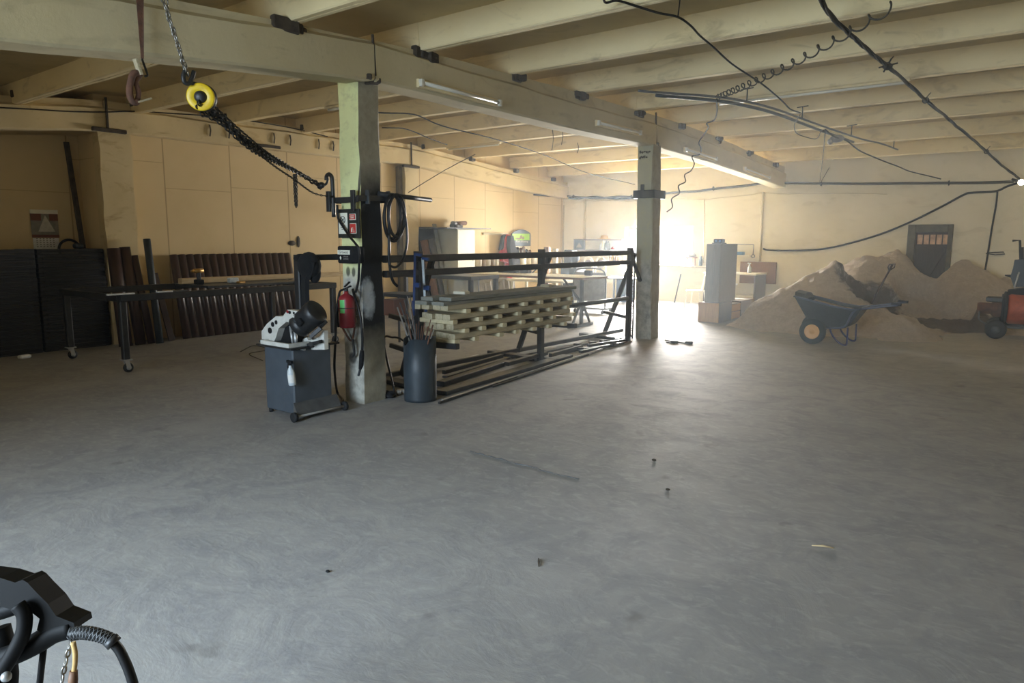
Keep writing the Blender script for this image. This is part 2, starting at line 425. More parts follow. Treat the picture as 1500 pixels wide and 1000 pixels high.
def text(body, name, material, parent, origin, xdir, ydir, size, depth=0.001):
    """raised lettering as a mesh part: origin = centre of the word"""
    cu = bpy.data.curves.new(name, 'FONT'); cu.body = body; cu.size = 1.0; cu.align_x = 'CENTER'; cu.align_y = 'CENTER'; cu.extrude = 0.0
    ob = bpy.data.objects.new('tmp', cu); COL.objects.link(ob)
    dg = bpy.context.evaluated_depsgraph_get(); me = bpy.data.meshes.new_from_object(ob.evaluated_get(dg))
    bpy.data.objects.remove(ob); bpy.data.curves.remove(cu)
    x = V(xdir).normalized(); y = V(ydir).normalized(); z = x.cross(y)
    o0 = ORIG[parent.name]
    for v in me.vertices: v.co = V(origin)+x*(v.co.x*size)+y*(v.co.y*size)+z*depth-o0
    me.name = name; me.materials.clear(); me.materials.append(M[material])
    o = bpy.data.objects.new(name, me); COL.objects.link(o); o.parent = parent; ORIG[o.name] = o0
    return o
def lerp(a, b, t): return V(a)*(1-t)+V(b)*t
def sag(a, b, drop, n=12):
    """a hanging line from a to b"""
    return [lerp(a, b, i/n)-V((0, 0, drop*4*(i/n)*(1-i/n))) for i in range(n+1)]
def smooth(pts, n=6):
    """Catmull-Rom through the points"""
    pts = [V(p) for p in pts]; out = []
    P = [pts[0]*2-pts[1]]+pts+[pts[-1]*2-pts[-2]]
    for i in range(1, len(P)-2):
        a, b, c, d = P[i-1], P[i], P[i+1], P[i+2]
        for k in range(n):
            t = k/n
            out.append(0.5*((2*b)+(c-a)*t+(2*a-5*b+4*c-d)*t*t+(3*b-a-3*c+d)*t**3))
    out.append(pts[-1]); return out
# ------------------------------------------------------------------ the room
LW, LR, RW, BY, FY = -11.8, -12.45, 7.0, 18.0, -1.7
def itp(tab, y):
    if y <= tab[0][0]: return tab[0][1]
    for (a, va), (b, vb) in zip(tab, tab[1:]):
        if y <= b: return va+(vb-va)*(y-a)/(b-a)
    return tab[-1][1]
ZB = [(0, 2.77), (1.75, 2.87), (2.64, 2.97), (4.0, 3.09), (4.9, 3.17), (8, 3.15), (11, 3.18), (14, 3.10), (17.4, 2.95), (18, 2.92)]
ZT = [(0, 3.28), (1.75, 3.34), (2.86, 3.41), (4, 3.5), (5.5, 3.58), (7, 3.63), (8.7, 3.66), (12, 3.67), (13.7, 3.63), (15.4, 3.54), (17.4, 3.44), (18, 3.42)]
ZWB = [(0, 2.95), (3.7, 3.13), (5.0, 3.26), (8, 3.29), (11.7, 3.29), (14, 3.11), (16.3, 2.93), (18, 2.86)]
zb = lambda y: itp(ZB, y); zt = lambda y: itp(ZT, y); zwb = lambda y: itp(ZWB, y)

f = MB(); f.box((LR-.6, FY-.6, -.3), (RW+.3, BY+.3, 0)); struct(f.build('floor', 'concrete_floor'), 'grey trowelled concrete floor')

def loft(mb, stations):
    """open loft through equal outlines, capped"""
    rows = [[mb.bm.verts.new(p) for p in st] for st in stations]; n = len(rows[0])
    for A, B in zip(rows, rows[1:]):
        for i in range(n): mb.bm.faces.new([A[i], A[(i+1) % n], B[(i+1) % n], B[i]])
    mb.bm.faces.new(rows[0][::-1]); mb.bm.faces.new(rows[-1]); return mb

ys = [FY, 0, 1.75, 2.86, 4, 5.5, 7, 8.7, 12, 13.7, 15.4, 17.4, BY+.2]
c = MB()
loft(c, [[V((LR-.3, y, zt(y)+.27)), V((RW+.3, y, zt(y)+.27)), V((RW+.3, y, zt(y)+.5)), V((LR-.3, y, zt(y)+.5))] for y in ys])
struct(c.build('ceiling', 'ceiling_wash'), 'whitewashed concrete ceiling slab')

def jitter_line(a, b, n, amp, seed):
    r = random.Random(seed)
    return [lerp(a, b, i/n)+V((0, 0, r.uniform(-amp, amp))) for i in range(n+1)]
RIBY = [-0.9, 0.75, 2.33, 3.95, 5.55, 7.13, 8.70, 10.32, 11.97, 13.62, 15.42, 17.2]
def rib(x0, x1, y, seed):
    mb = MB(); n = 10; st = []; r = random.Random(seed)
    for i in range(n+1):
        x = x0+(x1-x0)*i/n; z = zt(y)+r.uniform(-.004, .004); w = .062+r.uniform(-.003, .003)
        st.append([V((x, y-w, z+.012)), V((x, y-w+.012, z)), V((x, y-.008, z)), V((x, y, z+.02)), V((x, y+.008, z)), V((x, y+w-.012, z)), V((x, y+w, z+.012)), V((x, y+w+.022, z+.3)), V((x, y-w-.022, z+.3))])
    loft(mb, st)
    return struct(mb.build('ceiling_rib', 'rib_wash'))
for i, y in enumerate(RIBY):
    rib(-5.62, RW+.1, y, i); rib(LW+.02 if y > 4.9 else LR, -5.38, y, 50+i)

# main beam: three precast lengths that meet on the columns
def beam(y0, y1, x0, x1, zbf, ztf, material, name='beam', ledge=True, seed=3, back=None):
    r = random.Random(seed); n = max(4, int((y1-y0)/.45)); st = []
    for i in range(n+1):
        y = y0+(y1-y0)*i/n; a = zbf(y)+r.uniform(-.006, .006); t = ztf(y)+r.uniform(-.006, .006); k = .33+r.uniform(-.01, .01)
        e = .045
        st.append([V((x0, y, a+.02)), V((x0+.02, y, a)), V((x1-.02, y, a)), V((x1, y, a+.02)), V((x1, y, a+k)), V((x1-e, y, a+k+.035)), V((x1-e, y, t)), V((x0+e, y, t)), V((x0+e, y, a+k+.035)), V((x0, y, a+k))])
    mb = MB(); loft(mb, st); return struct(mb.build(name, material))
BX0, BX1 = -5.66, -5.35
for k, (a, b) in enumerate(((FY, 4.84), (4.86, 10.92), (10.94, BY))):
    bm_ = beam(a, b, BX0, BX1, zb, zt, 'beam_wash', seed=k)
    jn = MB(); r = random.Random(90+k)
    for y in RIBY:
        if a+.1 < y < b-.05:
            for q in range(4):
                jn.cbox((BX1-.035+r.uniform(-.02, .02), y+r.uniform(-.14, .14), zt(y)-.03+r.uniform(-.03, .02)), (.07, r.uniform(.08, .2), r.uniform(.05, .13)), r.uniform(-.3, .3), .01)
                jn.cbox((BX0+.035+r.uniform(-.02, .02), y+r.uniform(-.12, .12), zt(y)-.03), (.07, r.uniform(.08, .18), r.uniform(.05, .1)), r.uniform(-.3, .3), .01)
    if k == 1 or k == 2:   # rough grout where two beams meet over a column
        for q in range(7):
            jn.cbox((BX1-.12+r.uniform(-.1, .1), a-.01+r.uniform(-.06, .06), zb(a)+.015+r.uniform(-.015, .03)), (r.uniform(.06, .16), r.uniform(.05, .12), .05), r.uniform(-1, 1), .01)
        jn.bar((BX1-.004, a-.01, zb(a)+.05), (BX1-.03, a-.01, zt(a)+.05), .02, .022, (1, 0, 0))
    o = jn.build('mortar_joint', 'dark_joint', bm_); o['kind'] = 'structure'
    # pieces of ceiling infill above the beam between the ribs
for y0, y1 in zip(RIBY, RIBY[1:]):
    pass

# columns
def column(base, top, name, material, seed):
    r = random.Random(seed); mb = MB(); n = 16; st = []
    zt_ = top[0][2]
    for i in range(n+1):
        t = i/n; row = []
        for a, b in zip(base, top):
            p = lerp(a, b, t); row.append(p)
        cx = sum((p for p in row), V((0, 0, 0)))/4; out = []
        for j, p in enumerate(row):    # a small chamfer at each arris
            for q in (row[j-1], row[(j+1) % 4]):
                d = (q-p).normalized(); w = .018+r.uniform(-.008, .010)
                out.append(p+d*w+V((r.uniform(-.004, .004), r.uniform(-.004, .004), 0)))
        st.append(out)
    loft(mb, st); return struct(mb.build(name, material))
def quad(x0, x1, y0, y1, z): return [V((x0, y0, z)), V((x1, y0, z)), V((x1, y1, z)), V((x0, y1, z))]
column(quad(-5.73, -5.44, 4.67, 4.99, 0), quad(-5.79, -5.50, 4.74, 5.03, 3.2), 'column', 'column_near_paint', 1)
column(quad(-5.58, -5.29, 10.80, 11.12, 0), quad(-5.62, -5.34, 10.78, 11.10, 3.2), 'column', 'column_far_paint', 2)
k = MB(); r = random.Random(5)
for q, zz in enumerate((3.08, 3.0)):
    x = -5.575
    while x < -5.40-.03*q:
        w_ = r.uniform(.012, .035); k.bar((x, 10.775, zz+r.uniform(-.01, .01)), (x+w_, 10.775, zz+r.uniform(-.012, .012)), .004, r.uniform(.02, .045), (0, 0, 1)); x += w_+.008
sc_ = k.build('scrawled_marks', 'dark_joint', bpy.data.objects['column.001']); sc_['kind'] = 'structure'
# steel collar plates round the far column are built with the fittings

# left wall, with the recess nearest the camera, pilasters and edge beam
w = MB(); w.box((LW-.3, 5.0, 0), (LW, BY, 4.3)); struct(w.build('wall_left', 'panel_cladding'), 'cream panel clad wall')
w = MB(); w.box((LR-.3, FY, 0), (LR, 5.0, 4.3)); w.box((LR, 5.0, 0), (LW-.3, 5.3, 4.3)); struct(w.build('wall_recess', 'panel_cladding'), 'recessed cream wall beside the black panel stacks')
for (y0, y1) in ((4.97, 5.45), (11.35, 11.75)):
    w = MB(); loft(w, [[V((LW-.05, y0, z)), V((LW+.16+.01*math.sin(z*5), y0+.01*math.sin(z*9), z)), V((LW+.16, y1+.012*math.sin(z*7), z)), V((LW-.05, y1, z))] for z in [i*.2 for i in range(19)]])
    struct(w.build('pillar', 'wall_beam_wash'))
beam(5.1, BY, LW-.02, LW+.2, zwb, lambda y: zwb(y)+.46, 'wall_beam_wash', 'wall_beam', seed=8)
beam(FY, 5.08, LR-.02, LW+.18, zwb, lambda y: zwb(y)+.46, 'wall_beam_wash', 'wall_beam', seed=9)
# timber packers and rusty hooks left in the edge beam
t = MB(); r = random.Random(4)
for y in RIBY[3:]:
    t.cbox((LW+.19, y, zwb(y)+.47), (.1, .16, .1), .1, .01)
for y in (6.75, 7.1, 8.0, 8.35, 9.0, 9.35, 9.75):
    z = zwb(y)+.2; t.tube([V((LW+.205, y, z+.09)), V((LW+.22, y+.005, z)), V((LW+.215, y-.01, z-.1))], .012, 5)
t.cbox((LW+.21, 7.75, zwb(7.7)+.04), (.03, .75, .05), 0, .005)
t.cbox((LW+.2, 5.12, zwb(5.1)+.02), (.06, .5, .06), 0, .01)
t.cbox((LW+.2, 11.5, zwb(11.5)-.03), (.08, .5, .05), 0, .01)
t.bar((LW+.2, 5.1, zwb(5.1)), (LW+.2, 5.1, zwb(5.1)+.5), .03, .03, (1, 0, 0)); t.bar((LW+.205, 11.52, zwb(11.5)), (LW+.2, 11.52, zwb(11.5)+.5), .03, .03, (1, 0, 0))
struct(t.build('trim_1', 'dark_joint'), 'dark packers and bent hooks along the edge beam')
# a rust stained strip of timber beside the far pilaster
t = MB(); t.bar((LW+.05, 11.27, 0), (LW+.05, 11.27, 3.25), .12, .1, (1, 0, 0)); struct(t.build('trim_2', 'door_frame_paint'), 'dark vertical strip beside the pilaster')

# back wall with window and door openings
wl, wr = PY(915, 332, BY).x, PY(1013, 388, BY).x
wz0, wz1 = PY(985, 388, BY).z, PY(950, 332, BY).z
dl, dr, dz = PY(1333, 330, BY).x, PY(1396, 330, BY).x, PY(1365, 330, BY).z
w = MB(); T = .34
w.box((LW-.3, BY, 0), (wl, BY+T, 4.3)); w.box((wl, BY, 0), (wr, BY+T, wz0)); w.box((wl, BY, wz1), (wr, BY+T, 4.3))
w.box((wr, BY, 0), (dl, BY+T, 4.3)); w.box((dl, BY, dz), (dr, BY+T, 4.3)); w.box((dr, BY, 0), (1.5, BY+T, 4.3)); w.box((1.5, BY, 0), (5.5, BY+T, .5)); w.box((1.5, BY, 2.7), (5.5, BY+T, 4.3)); w.box((5.5, BY, 0), (RW+.3, BY+T, 4.3))
struct(w.build('wall_back', 'plaster_back'), 'whitewashed plaster back wall')
wn = MB(); fw = .06
wy = BY+.22
wn.box((wl, wy, wz0), (wl+fw, wy+.06, wz1)); wn.box((wr-fw, wy, wz0), (wr, wy+.06, wz1)); wn.box((wl+fw, wy, wz0), (wr-fw, wy+.06, wz0+fw)); wn.box((wl+fw, wy, wz1-fw), (wr-fw, wy+.06, wz1))
wn.box(((wl+wr)/2-.035, wy, wz0+fw), ((wl+wr)/2+.035, wy+.06, wz1-fw))
win = struct(wn.build('window_1', 'white_paint'), 'white framed window full of daylight')
g = bpy.data.materials.new('window_glass'); g.use_nodes = True; nt = g.node_tree; nt.nodes.clear()
out = nt.nodes.new('ShaderNodeOutputMaterial'); tr = nt.nodes.new('ShaderNodeBsdfTransparent'); gl = nt.nodes.new('ShaderNodeBsdfGlossy'); gl.inputs['Roughness'].default_value = .05
mx = nt.nodes.new('ShaderNodeMixShader'); mx.inputs[0].default_value = .06; nt.links.new(tr.outputs[0], mx.inputs[1]); nt.links.new(gl.outputs[0], mx.inputs[2]); nt.links.new(mx.outputs[0], out.inputs[0]); M['window_glass'] = g
gp = MB(); gp.box((wl+fw*.5, wy+.025, wz0+fw*.5), (wr-fw*.5, wy+.035, wz1-fw*.5)); o = gp.build('pane', 'window_glass', win); o['kind'] = 'structure'
wn = MB()
for (x0, x1, z0, z1) in ((1.5, 1.56, .5, 2.7), (5.44, 5.5, .5, 2.7), (1.56, 5.44, .5, .56), (1.56, 5.44, 2.64, 2.7), (3.46, 3.54, .56, 2.64)): wn.box((x0, wy, z0), (x1, wy+.06, z1))
win2 = struct(wn.build('added_window', 'white_paint'), 'added unseen window of the back wall that brightens the right side')  # unseen opening, added so bounced sun fills the right side
gp = MB(); gp.box((1.53, wy+.025, .53), (5.47, wy+.035, 2.67)); o = gp.build('pane', 'window_glass', win2); o['kind'] = 'structure'
sl = MB(); sl.box((wl-.05, BY-.12, wz0-.05), (wr+.45, BY+.2, wz0-.002), .01); struct(sl.build('trim_3', 'pipe_cream'), 'pale sill under the bright window')

# door half buried by sand
d = MB(); fw = .13
d.box((dl-.02, BY-.09, 0), (dl+fw, BY+.1, dz+.02), .008); d.box((dr-fw*.55, BY-.09, 0), (dr+.02, BY+.1, dz+.02), .008); d.box((dl+fw, BY-.09, dz-.15), (dr-fw*.55, BY+.1, dz+.02), .008)
door = struct(d.build('door_1', 'door_frame_paint'), 'dark wooden door half buried in sand')
lf = MB(); a0, a1 = dl+fw, dr-fw*.55
lf.box((a0, BY+.05, 0), (a1, BY+.09, dz-.44)); lf.box((a0, BY+.03, dz-.47), (a1, BY+.1, dz-.41)); lf.box((a0, BY+.03, dz-.2), (a1, BY+.1, dz-.15))
for q in range(1, 5): lf.box((a0+(a1-a0)*q/5-.004, BY+.043, 0), (a0+(a1-a0)*q/5+.004, BY+.055, dz-.44))
lf.bar((a0+.16, BY+.035, .62), (a1-.05, BY+.035, dz-.5), .09, .03, (0, 1, 0))
o = lf.build('leaf', 'door_wood', door); o['kind'] = 'structure'
tm = MB(); tm.box((a0, BY+.27, dz-.42), (a1, BY+.29, dz-.18)); mat('transom_glow', '#8a6a52', 0.6, 0, '#c9a27c', 6, emit='#d9a878', estr=.14)
o = tm.build('transom_panel', 'transom_glow', door); o['kind'] = 'structure'
ts = MB()
for q in range(1, 5): x = a0+(a1-a0)*q/5; ts.bar((x, BY+.2, dz-.42), (x, BY+.2, dz-.18), .022, .02, (0, 1, 0))
o = ts.build('transom_slat', 'door_wood', door); o['kind'] = 'structure'
dk = MB(); dk.box((dl-.05, BY+.3, -.1), (dr+.05, BY+T+.02, dz+.1)); struct(dk.build('trim_4', 'door_wood'), 'dark boarding behind the door')

# right wall, and the front wall with the gateway the photograph is taken from
w = MB(); w.box((RW, FY, 0), (RW+.3, BY, 4.3)); struct(w.build('wall_right', 'plaster_back'))
gx0, gx1, gz = -4.6, -1.5, 3.0
w = MB(); w.box((LR-.3, FY-.3, 0), (gx0, FY, 4.3)); w.box((gx1, FY-.3, 0), (RW+.3, FY, 4.3)); w.box((gx0, FY-.3, gz), (gx1, FY, 4.3)); struct(w.build('wall_front', 'plaster_back'), 'front wall with an open gateway')
# ------------------------------------------------------------------ near column and what hangs on it
cb = thing('column_collar', (-5.6, 4.8, 2.0), 'black steel collar clamped round the near column with a pole jutting out', 'bracket')
k = MB(); k.bar((-5.86, 4.655, 2.04), (-5.44, 4.655, 2.04), .035, .055); k.bar((-5.42, 4.64, 2.05), (-5.42, 5.06, 2.07), .03, .055); k.bar((-5.86, 5.06, 2.05), (-5.42, 5.06, 2.05), .035, .055)
k.bar((-5.845, 4.655, 2.04), (-5.845, 5.06, 2.04), .03, .05); k.build('clamp_frame', 'black_steel', cb)
for (x, y) in ((-5.475, 4.65), (-5.845, 4.65)):
    k = MB(); k.bar((x, y-.015, 1.93), (x, y-.015, 2.13), .05, .03, (0, 1, 0)); k.build('upright', 'black_steel', cb)
for y in (4.76, 5.03):
    k = MB(); k.bar((-5.405, y, 2.0), (-5.405, y, 2.135), .02, .05, (1, 0, 0)); k.build('clamp_plate', 'dark_grey_steel', cb)
pe = PX(631, 293, -5.40)
k = MB(); k.cyl((-5.40, 4.9, pe.z+.03), pe, .024); k.build('pole', 'black_steel', cb)
k = MB(); hp = [PY(489, 318, 4.62), PY(488, 290, 4.62), PY(487, 268, 4.62), PY(486, 259, 4.62), PY(482, 255, 4.62), PY(478.5, 258, 4.62), PY(478, 264, 4.62)]
k.tube(smooth(hp, 4), .02, 8); k.build('crook', 'black_steel', cb)

# hose coil on the pole
hc = thing('air_hose', (-5.38, 5.3, 1.6), 'coil of black rubber hose hanging from the pole on the near column', 'hose')
k = MB(); r = random.Random(3)
cc = [(577, 319, 14.5, 34), (575, 317, 12, 32), (581, 316, 12, 31)]
for j, (cx, cy, rx, ry) in enumerate(cc):
    k.tube([PX(cx+rx*math.cos(2*PI*i/28), cy+ry*math.sin(2*PI*i/28), -5.385+.02*j) for i in range(28)], .016, 8, True)
k.build('coil', 'hose_black', hc)
k = MB(); k.tube(smooth([PX(569, 300, -5.36), PX(570, 345, -5.36), PX(570, 375, -5.36), PX(572, 398, -5.36), PX(576, 412, -5.36), PX(582, 419, -5.36)]), .015); k.build('tail', 'hose_black', hc)
k = MB(); k.tube(smooth([PX(586, 290, -5.33), PX(594, 320, -5.33), PX(596, 355, -5.33), PX(590, 380, -5.33), PX(580, 391, -5.33), PX(571, 389, -5.33)]), .013); k.build('loop', 'hose_black', hc)

# board with safety signs
Yb = 4.655
def rectY(mb, x0, y0, x1, y1, Y, d):
    a, b = PY(x0, y0, Y), PY(x1, y1, Y); mb.box((min(a.x, b.x), Y, min(a.z, b.z)), (max(a.x, b.x), Y+d, max(a.z, b.z)), .002); return a, b
sb = thing('sign_board', PY(510, 349, Yb), 'black board with a no smoking sign and two red fire signs on the near column', 'sign')
k = MB(); rectY(k, 494, 306.5, 526.5, 348.5, Yb, .02); k.build('board', 'sign_black', sb)
ns = MB(); a, b = rectY(ns, 495.5, 312, 509.3, 342.5, Yb-.003, .004); nsm = ns.build('no_smoking_sign', 'sign_white', sb)
cx, cz = (a.x+b.x)/2, a.z-.068
k = MB(); k.torus((cx, Yb-.005, cz), .034, .0035, (0, 1, 0), 28, 6, 1.0); k.bar((cx-.024, Yb-.006, cz+.024), (cx+.024, Yb-.006, cz-.024), .006, .004, (0, 1, 0)); k.bar((cx-.02, Yb-.005, cz-.012), (cx+.018, Yb-.005, cz+.012), .008, .003, (0, 1, 0)); k.build('emblem', 'sign_black', nsm)
k = MB()
for q, wd_ in ((0, .05), (1, .066), (2, .04)): k.bar((cx-wd_/2, Yb-.005, cz-.06-q*.016), (cx+wd_/2, Yb-.005, cz-.06-q*.016), .003, .006, (0, 0, 1))
k.build('lettering', 'dark_joint', nsm)
s2 = MB(); a, b = rectY(s2, 511.5, 313, 521, 322, Yb-.003, .004); s2m = s2.build('red_sign', 'sign_white', sb)
k = MB(); k.box((a.x+.006, Yb-.006, b.z+.006), (b.x-.006, Yb-.003, a.z-.006)); k.build('red_field', 'sign_red', s2m)
k = MB(); k.bar((a.x+.015, Yb-.008, a.z-.022), (b.x-.015, Yb-.008, a.z-.022), .002, .007); k.bar((a.x+.022, Yb-.008, a.z-.04), (b.x-.022, Yb-.008, a.z-.04), .002, .007); k.build('lettering', 'sign_white', s2m)
s3 = MB(); a, b = rectY(s3, 512, 327, 522, 342, Yb-.003, .004); s3m = s3.build('extinguisher_sign', 'sign_white', sb)
k = MB(); k.box((a.x+.006, Yb-.006, b.z+.006), (b.x-.006, Yb-.003, a.z-.006)); k.build('red_field', 'sign_red', s3m)
k = MB(); xm = (a.x+b.x)/2
k.box((xm-.022, Yb-.008, b.z+.014), (xm-.006, Yb-.005, b.z+.05)); k.box((xm-.018, Yb-.008, b.z+.05), (xm-.010, Yb-.005, b.z+.058)); k.tube([(xm-.012, Yb-.007, b.z+.058), (xm+.004, Yb-.007, b.z+.06), (xm+.006, Yb-.007, b.z+.035)], .002, 5)
k.prism([(xm+.012, Yb-.005, b.z+.012), (xm+.024, Yb-.005, b.z+.012), (xm+.018, Yb-.005, b.z+.04)], (0, -.003, 0)); k.build('symbols', 'sign_white', s3m)

# black machine case hung on the column
Yc = 4.58
a, b = PY(493.5, 360, Yc), PY(524.5, 386.5, Yc)
eb = thing('battery_case', PY(509, 386, Yc), 'black plastic charger case with a white name strip on the near column', 'case')
k = MB(); k.box((a.x, Yc, b.z), (a.x+(b.x-a.x)*.72, Yc+.09, a.z), .012); k.box((a.x+(b.x-a.x)*.70, Yc+.008, b.z+.004), (b.x, Yc+.088, a.z-.004), .012); k.build('body', 'black_matte', eb)
pl = MB(); p0, p1 = PY(494.6, 366, Yc), PY(512.8, 372.8, Yc); pl.box((p0.x, Yc-.003, p1.z), (p1.x, Yc+.002, p0.z)); plm = pl.build('name_plate', 'sign_white', eb)
text('Growatt', 'lettering', 'sign_black', plm, ((p0.x+p1.x)/2, Yc-.0035, (p0.z+p1.z)/2), (1, 0, 0), (0, 0, 1), .040)
k = MB(); q = PY(499, 377.5, Yc); k.prism([(q.x, Yc-.001, q.z+.018), (q.x+.014, Yc-.001, q.z), (q.x+.003, Yc-.001, q.z-.02), (q.x-.010, Yc-.001, q.z)], (0, -.003, 0)); k.build('emblem', 'sign_white', eb)
q = PY(507, 376, Yc); text('POWER', 'lettering', 'bright_steel', eb, (q.x, Yc-.002, q.z), (1, 0, 0), (0, 0, 1), .020)
q = PY(507, 379.5, Yc); text('SYSTEM', 'lettering', 'bright_steel', eb, (q.x, Yc-.002, q.z), (1, 0, 0), (0, 0, 1), .022)

# twisted lead from the board past the case down to the torch
k = MB(); r = random.Random(1)
k.tube(smooth([PY(494, 300, 4.62), PY(495, 318, 4.62), PY(502, 331, 4.62), PY(512, 346, 4.60), PY(521, 357, 4.55), PY(526, 366, 4.55), PY(526, 390, 4.57), PY(525, 412, 4.60), PY(521, 428, 4.60)]), .012, 7)
tag(k.build('power_lead', 'hose_black'), 'thick black lead running diagonally across the sign board on the near column', 'cable')

# fire extinguisher
fx, fy = PY(508, 450, 4.55).x, 4.55
z0, z1 = PY(508, 480, 4.55).z, PY(508, 431, 4.55).z
fe = thing('fire_extinguisher', (fx, fy, z0), 'red fire extinguisher with a green label hung on the near column', 'fire extinguisher')
k = MB(); R0 = .078; k.lathe([(0, z0), (R0*.9, z0+.005), (R0, z0+.02), (R0, z1-.05), (R0*.85, z1-.02), (R0*.45, z1), (.022, z1+.01), (.022, z1+.03), (0, z1+.03)], (fx, fy, 0)); k.build('cylinder', 'red_paint', fe)
k = MB()
for q in range(9):
    pass
ang = [(-PI/2-.35+.1*q) for q in range(8)]
la = [V((fx+(R0+.001)*math.cos(t+.25), fy+(R0+.001)*math.sin(t+.25), z1-.18)) for t in ang]; lb = [p+V((0, 0, .13)) for p in la]
vs = [k.bm.verts.new(p) for p in la+lb]
for q in range(7): k.bm.faces.new([vs[q], vs[q+1], vs[q+9], vs[q+8]])
k.build('label', 'green_label', fe)
k = MB(); k.cyl((fx, fy, z1+.02), (fx, fy, z1+.06), .02); k.bar((fx-.03, fy, z1+.05), (fx+.09, fy-.02, z1+.085), .022, .012); k.bar((fx-.02, fy, z1+.075), (fx+.075, fy-.02, z1+.125), .022, .01); k.build('valve', 'black_steel', fe)
k = MB(); k.tube(smooth([(fx-.02, fy-.01, z1+.05), (fx-.075, fy-.02, z1+.02), (fx-.098, fy-.03, z1-.1), (fx-.095, fy-.04, z1-.25), (fx-.085, fy-.04, z1-.33)]), .011); k.build('hose', 'hose_black', fe)
k = MB(); k.box((fx-.03, fy+R0-.005, z0+.12), (fx+.03, 4.70, z0+.16)); k.torus((fx, fy, z0+.2), R0+.003, .004, (0, 0, 1), 24, 6); k.build('bracket', 'black_steel', fe)

# welding torch and leads hanging below the extinguisher
wt = thing('welding_torch', PY(525, 552, 4.6), 'black welding torch on a thick lead hanging on the near column', 'torch')
k = MB(); k.tube(smooth([PY(517, 424, 4.62), PY(519, 432, 4.58), PY(525, 450, 4.56), PY(529, 470, 4.56), PY(531, 495, 4.57), PY(530.5, 516, 4.58)]), .014); k.build('lead', 'hose_black', wt)
k = MB(); k.tube([PY(530.5, 513, 4.57), PY(530, 520, 4.57), PY(529, 535, 4.57), PY(527.5, 540, 4.57)], [.018, .026, .024, .016], 10); k.build('grip', 'black_matte', wt)
k = MB(); k.tube(smooth([PY(527.5, 539, 4.57), PY(527, 543, 4.57), PY(525, 550, 4.57)]), .012); k.build('neck', 'dark_grey_steel', wt)
ws = thing('strap', PY(517, 520, 4.6), 'brown webbing strap hanging under the red extinguisher', 'strap')
k = MB(); k.tube(smooth([PY(519, 435, 4.62), PY(520, 470, 4.62), PY(517, 494, 4.62), PY(513, 498, 4.62), PY(505, 486, 4.62), PY(501, 478, 4.62)]), .010); k.build('band', 'rust', ws)
k = MB(); k.tube(smooth([PY(516, 494, 4.62), PY(518, 508, 4.62), PY(519, 518, 4.62), PY(516, 523, 4.62)]), .012); k.build('hook', 'black_steel', ws)
k = MB(); k.tube(smooth([PY(497, 430, 4.56), PY(494, 450, 4.5), PY(492, 480, 4.5), PY(491, 505, 4.5), PY(490, 540, 4.5), PZ(494, 574, .02), PZ(502, 585, .02), PZ(498, 594, .02)]), .013)
tag(k.build('rubber_cable', 'hose_black'), 'black cable hanging from the extinguisher down to the floor left of the near column', 'cable')

# post with a cross bar, a black cap and jacket hung over it
pp = thing('coat_post', (-6.1, 4.44, 0), 'black square steel post with a cross bar behind the band saw', 'post')
k = MB(); k.bar((-6.1, 4.44, 0), (-6.1, 4.44, 1.50), .085, .085, (0, 1, 0)); k.build('post', 'black_steel', pp)
k = MB(); k.bar((-6.1, 4.46, 1.47), (-5.80, 5.06, 1.475), .06, .06); k.build('cross_bar', 'black_steel', pp)
k = MB(); k.box((-6.2, 4.34, 0), (-6.0, 4.54, .012)); k.build('foot_plate', 'black_steel', pp)
jk = MB()
rows = []
prof = [(440, 371, 5), (436, 380, 12), (447, 376, 22), (452, 392, 21)]
jk.ball(PY(453, 389, 4.42), .138, 16, (1.0, .75, 1.0)); jk.ball(PY(441, 378, 4.44), .075, 12, (1.1, 1, .6)); jk.ball(PY(461, 400, 4.45), .085, 12, (.8, .7, 1.2))
tag(jk.build('woolly_hat', 'black_cloth'), 'black hat and scarf bundle hooked on the post behind the band saw', 'hat')
k = MB(); loft(k, [[PY(441, y, 4.375)+V((0, 0, 0)), PY(441+w_*.5, y, 4.35), PY(441+w_, y, 4.375), PY(441+w_*.9, y, 4.46), PY(441+w_*.4, y, 4.48)] for y, w_ in ((384, 20), (400, 17), (412, 12), (430, 12), (450, 13), (470, 11), (480, 8))])
tag(k.build('jacket', 'black_cloth'), 'long black jacket draped down the post below the black hat', 'jacket')

# ------------------------------------------------------------------ metal band saw
bs = thing('band_saw', (-5.7, 4.1, 0), 'white metal cutting band saw with black motor on a blue-grey cabinet', 'saw')
X0, X1, Y0, Y1 = -5.945, -5.50, 3.89, 4.33
k = MB(); k.box((X0, Y0, .035), (X1, Y1, .65), .012); cabm = k.build('cabinet', 'blue_grey_paint', bs)
for (x, y) in ((X0+.03, Y0+.03), (X0+.03, Y1-.03)):
    k = MB(); k.cyl((x, y, 0), (x, y, .04), .022); k.build('foot', 'rubber', cabm)
k = MB(); k.box((X0-.06, Y0-.05, .65), (X1+.05, Y1+.07, .668), .006); k.bar((X0-.06, Y0+.2, .66), (X0-.24, Y0+.12, .655), .05, .02); k.build('tray', 'black_steel', bs)
k = MB(); fr = .03
k.box((X0, Y0-.035, .668), (X1, Y0-.035+fr, .705)); k.box((X1-fr, Y0-.035+fr, .668), (X1, Y1, .705)); k.box((X0, Y1-fr, .668), (X1-fr, Y1, .705)); k.box((X0, Y0-.005, .668), (X0+fr, Y1-fr, .705)); k.bevel(.004); k.build('base_frame', 'white_paint', bs)
k = MB(); k.box((X0+.04, Y0+.01, .668), (X1-.04, Y1-.04, .685)); k.build('bed', 'dark_grey_steel', bs)
